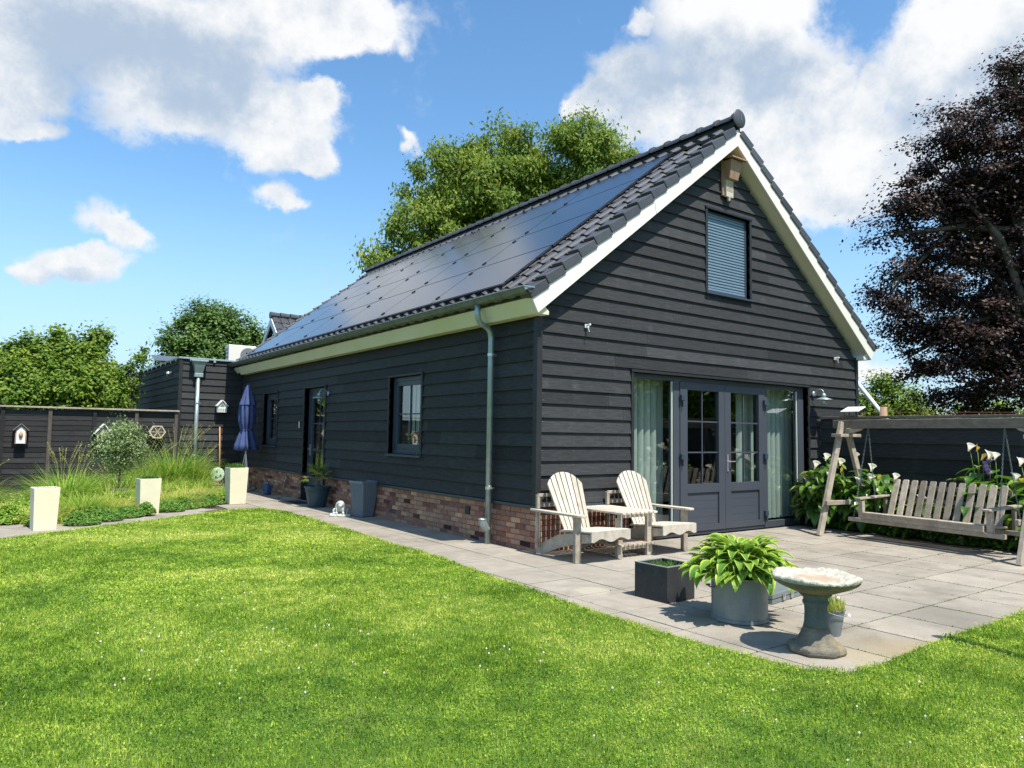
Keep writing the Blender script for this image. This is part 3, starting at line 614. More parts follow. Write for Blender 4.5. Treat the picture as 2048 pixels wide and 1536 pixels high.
for sd in (-1, 1):
    for (ya, yb) in ((YR0-.055, YR0+.16), (YR1-.10, YR1+.03)):
        for k in range(15):
            s0, s1 = k*GA+.10, (k+1)*GA+.10; h0, h1 = .056, .098
            lo0, lo1 = -.065, -.035
            vt.hexa([RP(s0, ya, lo0, sd), RP(s1-.013, ya, lo1, sd), RP(s1-.013, yb, lo1+.03, sd), RP(s0, yb, lo0+.03, sd), RP(s0, ya, h0, sd), RP(s1-.013, ya, h1, sd), RP(s1-.013, yb, h1, sd), RP(s0, yb, h0, sd)], RNG.normal()*.5)
vt.build('verge_tiles', 'tile', house, bevel=.008)
rc = MB(); y = YR0-.06
while y < YR1:
    y1 = min(y+.36, YR1+.03); n_ = 12
    for (ya, yb, r) in ((y, y+.06, .142), (y+.06, y1, .118)):
        vs = []
        for yy in (ya, yb):
            for k in range(n_+1): t = PI*k/n_; vs.append((RX+r*1.12*cos(t), yy, 6.655+r*sin(t)))
        m_ = n_+1
        rc.add(vs+[(RX, ya, 6.65), (RX, yb, 6.65)], [(k, k+1, m_+k+1, m_+k) for k in range(n_)]+[tuple(list(range(n_+1))+[2*m_]), tuple(list(range(2*m_-1, m_-1, -1))+[2*m_+1])], RNG.normal()*.4)
    y = y1
smooth_angle(rc.build('ridge_tiles', 'tile', house, split=0)); q = MB(); q.box(RX-.075, RX+.075, YR0-.02, YR1, 6.46, 6.659); q.build('ridge_bedding', 'rubber', house)
ec = MB(); ec.X = Matrix.Translation((RX, YR0-.066, 6.69)) @ Matrix.Rotation(rad(90), 4, 'X'); ec.lathe([(.12, -.02), (.152, -.015), (.156, .0), (.142, .012), (.0005, .016)], 32, cap1=False)
e_ = smooth_angle(ec.build('ridge_end_disc', 'tile', house), 50)
mk_ = MB(); mk_.box(RX+.018, RX+.023, YR0-.092, YR0-.084, 6.665, 6.765); mk_.build('disc_mark', 'alu', e_)
# gutters
def gutter(sd):
    cx = RX+sd*4.245; cz = 3.355; r = .078; mb = MB(); n_ = 12; y0, y1 = -.27, 13.52
    for rr, rv in ((r, 0), (r-.004, 1)):
        vs = [(cx+rr*cos(PI+PI*k/n_), yy, cz+rr*sin(PI+PI*k/n_)) for yy in (y0, y1) for k in range(n_+1)]
        mb.add(vs, [(k, k+1, n_+2+k, n_+1+k) for k in range(n_)])
    mb.tube([(cx+sd*(r+.004), y0, cz), (cx+sd*(r+.004), y1, cz)], .010, 8)
    mb.tube([(cx-sd*(r), y0, cz+.004), (cx-sd*(r), y1, cz+.004)], .006, 6)
    o = mb.build('gutter', 'zinc_dark', house, smooth=True)
    jb = MB(); y = .25
    while y < y1:
        jb.add([(cx+(r+.006)*cos(PI+PI*k/n_), yy, cz+(r+.006)*sin(PI+PI*k/n_)) for yy in (y, y+.025) for k in range(n_+1)], [(k, k+1, n_+2+k, n_+1+k) for k in range(n_)])
        y += .62
    jb.build('gutter_bracket', 'zinc_dark', o)
    ep = MB(); ep.prism([(cx+r*cos(PI+PI*k/n_), cz+r*sin(PI+PI*k/n_)) for k in range(n_+1)], lambda a, b, d: (a, d, b), y0+.06, y0+.062); ep.box(cx-r-.012, cx+r+.012, y0-.004, y0+.004, cz-.002, cz+.012)
    ep.build('gutter_end', 'zinc', o)
gutter(-1); gutter(1)
dp = MB(); px_ = -.365; yd = .93
path = [(px_, yd-.04, 3.30), (px_, yd-.04, 3.16), (px_+.01, yd-.04, 3.10), (px_+.05, yd-.03, 3.05), (px_+.11, yd-.02, 3.02), (px_+.19, yd-.01, 2.99), (px_+.24, yd, 2.94), (-.105, yd, 2.86), (-.105, yd, 2.7), (-.105, yd, .022)]
dp.tube(path, .041, 16); d_ = dp.build('downpipe', 'zinc', house, smooth=True)
cp = MB()
for z in (2.62, .78): cp.tube([(-.105, yd, z-.02), (-.105, yd, z+.02)], .048, 16); cp.box(-.06, 0, yd-.012, yd+.012, z-.012, z+.012); cp.tube([(-.105, yd-.055, z), (-.105, yd-.085, z)], .008, 6)
cp.build('pipe_bracket', 'alu', d_)
lc = MB(); lc.tube([(-.105, yd, .22), (-.14, yd, .24), (-.185, yd, .30), (-.20, yd, .36)], [.046, .050, .055, .058], 16, caps=False); lc.lathe([(.060, 0), (.060, .012), (.050, .012), (.050, 0)], 16, (-.20, yd, .352)); lc.build('rain_diverter', 'zinc', d_, smooth=True)
# solar panels
ys_ = [.82+2.023*k for k in range(7)]; ss_ = [.36]+[.28+1.147*k for k in range(1, 5)]
for i in range(6):
    for j in range(4):
        p = MB(); a, b = ys_[i]+.014, ys_[i+1]-.014; c, d = ss_[j]+.014, ss_[j+1]-.014
        p.hexa([RP(c, a, .070), RP(d, a, .070), RP(d, b, .070), RP(c, b, .070), RP(c, a, .102), RP(d, a, .102), RP(d, b, .102), RP(c, b, .102)])
        po = p.build('solar_panel', 'panel', house)
        cl_ = MB()
        for s in (c+.16, d-.16):
            cl_.hexa([RP(s-.035, b-.012, .07), RP(s+.035, b-.012, .07), RP(s+.035, b+.030, .07), RP(s-.035, b+.030, .07), RP(s-.035, b-.012, .118), RP(s+.035, b-.012, .118), RP(s+.035, b+.030, .118), RP(s-.035, b+.030, .118)])
        cl_.build('panel_clamp', 'panelrim', po)
rl = MB(); rl.hexa([RP(ss_[4], ys_[0]-.02, .06), RP(ss_[4]+.03, ys_[0]-.02, .06), RP(ss_[4]+.03, ys_[6]+.02, .06), RP(ss_[4], ys_[6]+.02, .06), RP(ss_[4], ys_[0]-.02, .10), RP(ss_[4]+.03, ys_[0]-.02, .10), RP(ss_[4]+.03, ys_[6]+.02, .10), RP(ss_[4], ys_[6]+.02, .10)])
for s in (.5, 1.2, 1.7, 2.3, 2.8, 3.4, 4.0, 4.6): rl.hexa([RP(s, ys_[0]-.10, .055), RP(s+.03, ys_[0]-.10, .055), RP(s+.03, ys_[6]+.05, .055), RP(s, ys_[6]+.05, .055), RP(s, ys_[0]-.10, .073), RP(s+.03, ys_[0]-.10, .073), RP(s+.03, ys_[6]+.05, .073), RP(s, ys_[6]+.05, .073)])
rl.build('panel_rail', 'panelrim', house)

# openings -----------------------------------------------------------------
def surround(fn, h, top=True, sillb=False, par=house, name='window_surround', w=.05):
    u0, u1, z0, z1 = h; mb = MB(); z0 = max(z0, .023)
    def bx(a, b, c, d, o0, o1): mb.prism([(a, c), (b, c), (b, d), (a, d)], lambda p, q, o_: fn(p, o_, q), o0, o1)
    bx(u0-w, u0, z0, z1, .042, -.10); bx(u1, u1+w, z0, z1, .042, -.10); bx(u0-w-.01, u1+w+.01, z1, z1+.035, .055, -.10)
    return mb.build(name, 'black', par, bevel=.002)
def framebox(fn, mb, a, b, c, d, w, o0, o1, wb=None):
    wb = wb or w
    for q in ((a, a+w, c, d), (b-w, b, c, d), (a+w, b-w, d-w, d), (a+w, b-w, c, c+wb)):
        mb.prism([(q[0], q[2]), (q[1], q[2]), (q[1], q[3]), (q[0], q[3])], lambda p, r, o_: fn(p, o_, r), o0, o1)
def panel(fn, mb, a, b, c, d, o0, o1): mb.prism([(a, c), (b, c), (b, d), (a, d)], lambda p, r, o_: fn(p, o_, r), o0, o1)
surround(fg, HOLES_G[0]); surround(fg, HOLES_G[1])
# terrace doors
ent = MB(); framebox(fg, ent, 1.72, 2.85, .023, 2.44, .05, -.05, -.135); 
ent = MB()
for a, b in ((1.72, 1.80), (2.66, 2.80), (4.93, 5.02), (5.93, 6.10)): panel(fg, ent, a, b, .023, 2.44, -.06, -.15)
for a, b in ((1.80, 2.66), (2.80, 4.93), (5.02, 5.93)): panel(fg, ent, a, b, 2.37, 2.44, -.062, -.148); panel(fg, ent, a, b, .023, .075, -.062, -.148)
for a, b in ((5.02, 5.93), (1.80, 2.66)): panel(fg, ent, a, b, .075, .13, -.065, -.145)
fr_ = ent.build('door_frame', 'anthracite', house, bevel=.003)
for a, b in ((1.80, 2.66), (5.02, 5.93)):
    g_ = MB(); panel(fg, g_, a+.005, b-.005, .131, 2.368, -.10, -.108); g_.build('fixed_window', 'glass', fr_)
ed_ = MB(); panel(fg, ed_, 2.632, 2.656, .14, 2.36, -.074, -.096); panel(fg, ed_, 5.90, 5.925, .14, 2.36, -.074, -.096); ed_.build('glazing_strip', 'slat_cloth', fr_)
for k, (a, b) in enumerate(((2.80, 3.863), (3.869, 4.93))):
    dm = MB(); ga, gb = (2.965, 3.715) if k == 0 else (4.018, 4.765); O0, O1 = -.045, -.11
    panel(fg, dm, a, ga, .077, 2.368, O0, O1); panel(fg, dm, gb, b, .077, 2.368, O0, O1)
    for c, d in ((.077, .17), (.665, .80), (2.25, 2.368)): panel(fg, dm, ga, gb, c, d, O0-.001, O1+.001)
    panel(fg, dm, ga, gb, .17, .665, -.070, -.10)
    for q in range(1, 4): panel(fg, dm, ga, gb, .17+q*.124-.001, .17+q*.124+.003, -.0675, -.071)
    do = dm.build('terrace_door', 'anthracite', house, bevel=.003)
    gm = MB(); panel(fg, gm, ga, gb, .80, 2.25, -.085, -.092); gm.build('pane', 'glass', do)
    mu = MB(); um = (ga+gb)/2; panel(fg, mu, um-.011, um+.011, .80, 2.25, -.072, -.084)
    for z in (1.285, 1.765): panel(fg, mu, ga, gb, z-.011, z+.011, -.0715, -.0845)
    mu.build('glazing_bar', 'anthracite', do)
    hg = MB(); uh = a+.03 if k == 0 else b-.01
    for z in (.27, 1.22, 2.12) if k else (1.22, 2.12): hg.box(uh-.05, uh+.03, -.005, .045, z-.045, z+.045); hg.box(uh-.012, uh+.012, .0, .03, z-.14, z-.045)
    if hg.v: hg.build('hinge', 'anthracite_dark', do, bevel=.006)
    if k == 1:
        hd = MB(); hd.box(3.905, 3.94, .028, .044, .98, 1.25); hd.tube([(3.922, .03, 1.14), (3.922, -.02, 1.14)], .010, 8); hd.tube([(3.922, -.02, 1.14), (4.05, -.02, 1.14)], .010, 8); hd.build('door_handle', 'alu', do, bevel=.006)
# roller shutter window in the gable
sw = MB(); framebox(fg, sw, 3.36, 4.44, 3.82, 5.16, .05, -.03, -.09); w_ = sw.build('gable_window', 'anthracite_dark', house, bevel=.003)
sh = MB(); z = 3.90
while z < 5.10:
    sh.prism([(-.048, z), (-.030, z+.012), (-.030, z+.034), (-.048, z+.046)], lambda a, b, d: (d, -a, b), 3.412, 4.385); z += .0475
sh.box(3.412, 4.385, .028, .048, 3.87, 3.90)
sh.build('roller_shutter', 'shutter', w_)
wl = MB(); wl.box(3.30, 4.50, -.075, .03, 3.782, 3.812); wl.build('window_sill', 'anthracite_dark', w_, bevel=.004)
# side windows and side door
def side_window(h):
    u0, u1, z0, z1 = h; surround(fs, h)
    f = MB(); framebox(fs, f, u0, u1, z0, z1, .075, -.045, -.11); framebox(fs, f, u0+.075, u1-.075, z0+.075, z1-.075, .075, -.058, -.11, .09)
    o = f.build('window', 'anthracite_dark', house, bevel=.004)
    g_ = MB(); panel(fs, g_, u0+.15, u1-.15, z0+.165, z1-.15, -.092, -.098); g_.build('pane', 'glass', o)
    mu = MB(); um, zm = (u0+u1)/2, (z0+z1)/2+.02; panel(fs, mu, um-.010, um+.010, z0+.165, z1-.15, -.078, -.091); panel(fs, mu, u0+.15, u1-.15, zm-.010, zm+.010, -.0775, -.0915); mu.build('glazing_bar', 'anthracite_dark', o)
    s_ = MB(); s_.box(-.075, .04, u0-.06, u1+.06, z0-.045, z0-.012); s_.build('window_sill', 'anthracite_dark', o, bevel=.004)
side_window(HOLES_S[0]); side_window(HOLES_S[2])
h = HOLES_S[1]; surround(fs, h, name='door_surround')
dm = MB(); framebox(fs, dm, 7.17, 8.38, .023, 2.48, .07, -.07, -.15); dfr = dm.build('door_frame', 'anthracite_dark', house, bevel=.003)
dm = MB(); framebox(fs, dm, 7.24, 8.31, .095, 2.41, .13, -.085, -.14, .45); do = dm.build('side_door', 'anthracite_dark', house, bevel=.003)
g_ = MB(); panel(fs, g_, 7.37, 8.18, .545, 2.28, -.11, -.117); g_.build('pane', 'glass', do)
mu = MB(); panel(fs, mu, 7.765, 7.785, .545, 2.28, -.097, -.109)
for z in (1.12, 1.70): panel(fs, mu, 7.37, 8.18, z-.01, z+.01, -.0965, -.1095)
mu.build('glazing_bar', 'anthracite_dark', do)
hd = MB(); hd.box(.068, .085, 8.22, 8.26, 1.0, 1.25); hd.tube([(.075, 8.24, 1.14), (.02, 8.24, 1.14), (.02, 8.12, 1.14)], .01, 8); hd.build('door_handle', 'alu', do)
db = MB(); db.box(-.055, -.030, 8.62, 8.68, 1.60, 1.75); db.build('doorbell', 'alu', house, bevel=.01)
vn = MB(); vn.box(-.03, -.008, 1.53, 1.65, .36, .47); vn.build('wall_socket', 'black', house, bevel=.006)
tp = MB(); tp.tube([(-.005, 9.31, .42), (-.09, 9.31, .42), (-.10, 9.31, .37)], .013, 8); tp.tube([(-.07, 9.28, .46), (-.07, 9.34, .46)], .008, 6); tp.tube([(-.07, 9.31, .42), (-.07, 9.31, .46)], .008, 6); tp.build('outdoor_tap', 'alu', house)
# rooms behind the glass
rm = MB(); rm.add([(.31,.31,.026),(WX-.31,.31,.026),(WX-.31,6,.026),(.31,6,.026)], [(0,1,2,3)]); rm.box(.35, WX-.32, 6.0, 6.1, .026, 2.74); rm.box(.31, 1.2, 7.0, 13.0, .026, .03); rm.box(1.2, 1.3, 6.1, 13.1, .026, 2.74)
rm.build('interior', 'interior', house)

# ------------------------------------------------------------------ blinds and curtains behind the glass
def blind(name, label, fn, u0, u1, z0, z1, depth, n_, ang, m, cat='blind', wd=.127):
    t = thing(name, label, cat, fn(u0, -depth, z0))
    org = Vector(fn(u0, -depth, z0))
    for k in range(n_):
        u = (k+.5)*(u1-u0)/n_; mb = MB(); c, s_ = cos(ang)*wd/2, sin(ang)*wd/2
        vs = []; tw = RNG.uniform(-.12, .12); NS = 6
        c, s_ = cos(ang+tw)*wd/2, sin(ang+tw)*wd/2
        for zz in (0, z1-z0):
            for e in (0, .002):
                for i in range(NS+1):
                    f = -1+2*i/NS; bow = .16*wd*(1-f*f)+e; vs.append(Vector(fn(u0+u+c*f+s_*2/wd*bow, -depth-s_*f+bow*c*2/wd, z0+zz))-org)
        w1 = NS+1; fs_ = [(i, i+1, 2*w1+i+1, 2*w1+i) for i in range(NS)]+[(w1+i, 3*w1+i, 3*w1+i+1, w1+i+1) for i in range(NS)]
        mb.add(vs, fs_); mb.build('slat', m, t, smooth=True, recalc=False, split=0)
    return t
blind('vertical_blind', 'pale green vertical blind behind the left fixed pane of the terrace doors', fg, 1.95, 2.80, .12, 2.62, .40, 6, -.62, 'slat_cloth', wd=.098)
blind('vertical_blind', 'pale green vertical blind slats behind the right terrace door', fg, 4.62, 5.10, .12, 2.62, .40, 3, -.62, 'slat_cloth', wd=.105)
blind('vertical_blind', 'pale green vertical blind behind the right fixed pane of the terrace doors', fg, 5.30, 6.30, .12, 2.62, .40, 7, -.62, 'slat_cloth', wd=.095)
blind('curtain', 'pale curtain inside the side window nearest the house corner', fs, 3.05, 4.15, 1.2, 2.6, .32, 7, .35, 'curtain', 'curtain', .17)
blind('curtain', 'pale curtain inside the far side window near the blue parasol', fs, 10.3, 11.2, 1.2, 2.6, .32, 6, .35, 'curtain', 'curtain', .17)
blind('curtain', 'pale striped curtain behind the side door glass', fs, 7.35, 8.2, .5, 2.6, .32, 5, .35, 'curtain', 'curtain', .10)
def pot_flowers(loc, label, m, seed, hgt=.35):
    t = thing('potted_flower', label, 'plant', loc); p = MB(); p.lathe([(.05, 0), (.07, .12), (.06, .12), (.055, .10)], 14, cap1=True); p.build('pot', 'white', t)
    rd = random.Random(seed); lf = MB(); pe = MB()
    for k in range(40):
        a = rd.uniform(0, 2*PI); e = rd.uniform(.2, 1.3); lf.leaf((0, 0, .11), (cos(a)*cos(e), sin(a)*cos(e), sin(e)), (0, 0, 1), rd.uniform(.15, hgt), .05, 1.0, tc=rd.uniform(-.5, .8), te=.2, ns=4, cross=2)
    for k in range(9):
        a = rd.uniform(0, 2*PI); r = rd.uniform(.02, .12); z = hgt*rd.uniform(.7, 1.1); pe.lathe([(.004, -.03), (.03, -.01), (.035, .01), (.01, .03)], 7, (r*cos(a), r*sin(a), z))
    lf.build('foliage', 'cover', t, split=0); pe.build('flower', m, t)
pot_flowers((.205, 3.42, 1.18), 'pink flowering pot plant on the sill inside the near side window, right', 'petal_r', 3)
pot_flowers((.205, 3.72, 1.18), 'leafy pot plant on the sill inside the near side window, left', 'petal_y', 5, .3)

# ------------------------------------------------------------------ annex with the flat roof
AX, AY, AZ = -1.62, 13.4, 3.47; AY2 = 22.5
annex = thing('annex', 'black clad flat roofed annex joined to the far end of the barn house', 'annex', (AX, AY, 0))
ao = Vector((AX, AY, 0))
def fa(u, o_, z): return (u-AX, -o_, z)                 # front face, local to the annex base
def fb(u, o_, z): return (-o_, u-AY, z)                 # long side face
body = MB(); body.box(.10, 9.0, .10, AY2-AY, 0, AZ-.06); body.build('wall', 'black', annex)
def cladp(fn, u0, u1, z0, z1, parent, seed):
    rd = np.random.default_rng(seed); mb = MB(); z = z0
    while z < z1-.02:
        zt = min(z+EXP, z1); js = []; u = u0+rd.uniform(1.5, 4)
        while u < u1-.4: js.append(u); u += rd.uniform(2.2, 4.5)
        e = [u0]+js+[u1]
        for a, b in zip(e, e[1:]):
            mb.hexa([fn(a, .034, z), fn(b-.003, .034, z), fn(b-.003, -.098, z), fn(a, -.098, z), fn(a, .008, zt), fn(b-.003, .008, zt), fn(b-.003, -.098, zt), fn(a, -.098, zt)], rd.normal())
        z = zt
    return mb.build('cladding', 'siding', parent, split=0)
cladp(fa, AX+.045, -.03, .50, AZ-.05, annex, 3); cladp(fb, AY+.045, AY2, .50, AZ-.05, annex, 4)
ct_ = MB(); ct_.box(-.045, .04, -.045, .04, .49, AZ-.04); ct_.build('corner_trim', 'black', annex, bevel=.003)
re_ = MB(); re_.box(-.07, 1.60, -.07, .02, AZ-.045, AZ); re_.box(-.07, .02, .021, AY2-AY, AZ-.045, AZ); re_.build('roof_edge', 'zinc', annex, bevel=.004)
rf_ = MB(); rf_.box(.02, 9, .02, AY2-AY, AZ-.06, AZ-.02); rf_.build('flat_roof', 'black', annex)
ck = MB()
for k in range(13): ck.box(-.082, -.071, .3+k*.7, .36+k*.7, AZ-.10, AZ-.03)
for k in range(3): ck.box(.2+k*.6, .26+k*.6, -.082, -.071, AZ-.10, AZ-.03)
ck.build('roof_edge_clip', 'alu', annex)
bk2 = MB(); rows = 7; hh = .485/rows
for r in range(rows):
    u = .0-(.1085 if r % 2 else 0)
    while u < 1.6:
        a, b = max(u, 0), min(u+bl, 1.6)
        if b-a > .03: bk2.box(a, b, -.012, .095, r*hh+.003, r*hh+hh-.009, RNG.normal()*.6)
        u += bl+g
bk2.build('brick_plinth', 'brick', annex, split=0); m_ = MB(); m_.box(.01, 1.6, -.002, .098, 0, .483); m_.build('plinth_mortar', 'mortar', annex)
hp = MB(); xh = .42
hp.hexa([(xh-.10,-.16,AZ-.42),(xh+.10,-.16,AZ-.42),(xh+.10,-.04,AZ-.42),(xh-.10,-.04,AZ-.42),(xh-.13,-.22,AZ-.24),(xh+.13,-.22,AZ-.24),(xh+.13,-.04,AZ-.24),(xh-.13,-.04,AZ-.24)])
hp.hexa([(xh-.13,-.22,AZ-.238),(xh+.13,-.22,AZ-.238),(xh+.13,-.04,AZ-.238),(xh-.13,-.04,AZ-.238),(xh-.19,-.26,AZ-.11),(xh+.19,-.26,AZ-.11),(xh+.19,-.04,AZ-.11),(xh-.19,-.04,AZ-.11)])
hp.box(xh-.21, xh+.21, -.28, -.036, AZ-.11, AZ-.07); hp.box(xh-.11, xh+.11, -.17, -.04, AZ-.52, AZ-.421)
ho = hp.build('rain_hopper', 'zinc', annex, bevel=.005)
pp = MB(); pp.tube([(xh,-.10,AZ-.5),(xh,-.10,.03)], .052, 16); po = pp.build('downpipe', 'zinc', annex, smooth=True)
cp = MB()
for z in (2.25, .85): cp.tube([(xh,-.10,z-.02),(xh,-.10,z+.02)], .060, 16); cp.box(xh-.012, xh+.012, -.05, 0, z-.01, z+.01); cp.tube([(xh+.05,-.11,z),(xh+.09,-.11,z)], .008, 6)
cp.build('pipe_bracket', 'alu', po)
sc = thing('security_light', 'small silver spotlight near the top of the annex side wall', 'lamp', (AX-.035, 14.4, 3.12))
q = MB(); q.lathe([(.05,-.01),(.05,.01)], 12, (-.01,0,0)); q.tube([(0,0,0),(-.10,0,-.02)], .014, 8); q.build('bracket', 'alu', sc)
q = MB(); q.tube([(-.10,.07,-.02),(-.10,-.08,-.06)], [.035,.06], 12); q.build('lamp_head', 'alu', sc, smooth=True)
# things on the annex roof
ac = thing('air_conditioner', 'cream air conditioning unit standing on the annex flat roof', 'air conditioner', (.10, 15.4, AZ-.02))
q = MB(); q.box(0, .95, 0, .36, .08, .70); q.build('casing', 'cream', ac, bevel=.02)
q = MB(); q.lathe([(.24, 0), (.24, .008)], 28); 
q.v = [(v[0]+.58, -v[2]-.002, v[1]+.39) for v in q.v]; q.build('fan_grille', 'grey_metal', ac)
q = MB()
for z in (.18, .30, .42, .54): q.box(-.012, -.001, .06, .30, z, z+.05)
for x in (.08, .8): q.box(x, x+.05, 0, .36, 0, .079)
q.build('mount', 'grey_metal', ac)
for (x, y, w_, lab) in ((-1.15, 16.2, 1.2, 'tilted dark solar panel at the left edge of the annex roof'), (-.35, 16.6, 1.5, 'tilted dark solar panel beside the air conditioner on the annex roof')):
    t = thing('roof_solar_panel', lab, 'solar panel', (x, y, AZ-.02), 0, 'solar panels tilted on the annex roof')
    q = MB(); q.hexa([(-w_/2,0,.10),(w_/2,0,.10),(w_/2,.95,.34),(-w_/2,.95,.34),(-w_/2,-.01,.135),(w_/2,-.01,.135),(w_/2,.94,.375),(-w_/2,.94,.375)]); q.build('panel', 'panel', t)
    q = MB()
    for sx in (-w_/2+.1, w_/2-.14): q.box(sx, sx+.04, .02, .94, .0, .04); q.box(sx, sx+.04, .88, .92, .041, .33); q.box(sx, sx+.04, .02, .06, .041, .10)
    q.build('mount', 'grey_metal', t)
# house behind
nb = thing('neighbour_house', 'distant house with dark tiled roof and white gable boards behind the barn', 'house', (2.39, 18.6, 0))
q = MB(); q.box(.25, 9, -2.3, 2.3, 0, 3.4); q.prism([(-2.3, 3.4), (2.3, 3.4), (0, 5.45)], lambda a, b, d: (d, a, b), .25, 9); q.build('wall', 'brick', nb, split=0)
q = MB()
for sg in (-1, 1):
    for r in range(9):
        for c in range(32):
            y0, z0, y1, z1 = sg*(r*.31), 5.66-r*.28, sg*((r+1)*.31+.03), 5.66-(r+1)*.28-.02
            q.add([(-.05+c*.29, y0, z0+.0), (.03+c*.29, y0, z0+.05), (.22+c*.29, y0, z0), (-.05+c*.29, y1, z1+.03), (.03+c*.29, y1, z1+.08), (.22+c*.29, y1, z1+.03)], [(0,1,4,3),(1,2,5,4)], RNG.normal()*.8)
q.build('roof', 'tile', nb, split=0)
q = MB()
for sg in (-1, 1): q.prism([(0, 5.62), (sg*2.75, 3.14), (sg*2.55, 3.10), (0, 5.36)], lambda a, b, d: (d, a, b), -.08, -.03)
q.build('bargeboard', 'white', nb, split=0)
q = MB()
for c in range(26): q.tube([(-.1+c*.36, 0, 5.70), (.22+c*.36, 0, 5.70)], [.13, .11], 10)
q.build('ridge_tiles', 'tile', nb, split=0)

# ------------------------------------------------------------------ fences
fl = thing('fence', 'dark brown horizontal board fence left of the annex with a grey cap rail', 'fence', (-1.72, 13.2, 0))
FTL = 2.02
for k in range(9):
    x1 = -k*.93; x0 = x1-.93
    q = MB(); z = .05; rr = RNG.normal()*.3
    while z < FTL-.06:
        hgt = .125 if RNG.random() < .8 else .14
        q.hexa([(x0,-.012,z),(x1-.001,-.012,z),(x1-.001,.012,z),(x0,.012,z),(x0,-.002,z+hgt),(x1-.001,-.002,z+hgt),(x1-.001,.012,z+hgt),(x0,.012,z+hgt)], rr+RNG.normal()*.8); z += hgt-.0
        if z+.14 > FTL-.03: break
    q.build('board_panel', 'black_wood', fl, split=0)
    if k % 1 == 0:
        q = MB(); q.box(x1-.045, x1+.035, -.06, -.0125, 0, FTL-.03, (-1.2 if k in (2, 4) else 1.0)); q.build('post', 'black_wood' if k % 2 == 0 and k else 'post_wood', fl, bevel=.004)
q = MB()
for a, b in ((-8.4,-5.7),(-5.7,-3.0),(-3.0,.06)): q.box(a, b-.003, -.10, .05, FTL-.028, FTL+.012, RNG.normal()*.5)
q.build('cap_rail', 'wood_grey', fl, split=0, bevel=.004)
FX = 6.47
frn = thing('fence', 'black overlapping board fence behind the swing seat', 'fence', (FX, -.06, 0))
z = .03; k = 0
while z < 1.86:
    q = MB(); hh_ = min(.24, 1.88-z)
    for a, b in ((0,-3.1),(-3.103,-6.2),(-6.203,-9.3)):
        q.hexa([(-.045,a,z),(-.045,b,z),(.02,b,z),(.02,a,z),(-.015,a,z+hh_),(-.015,b,z+hh_),(.02,b,z+hh_),(.02,a,z+hh_)], RNG.normal())
    q.build('board', 'siding', frn, split=0); z += hh_
q = MB(); q.box(-.07, .05, 0.0, -9.3, 1.885, 1.925); q.build('cap_rail', 'wood_dull', frn, bevel=.004)
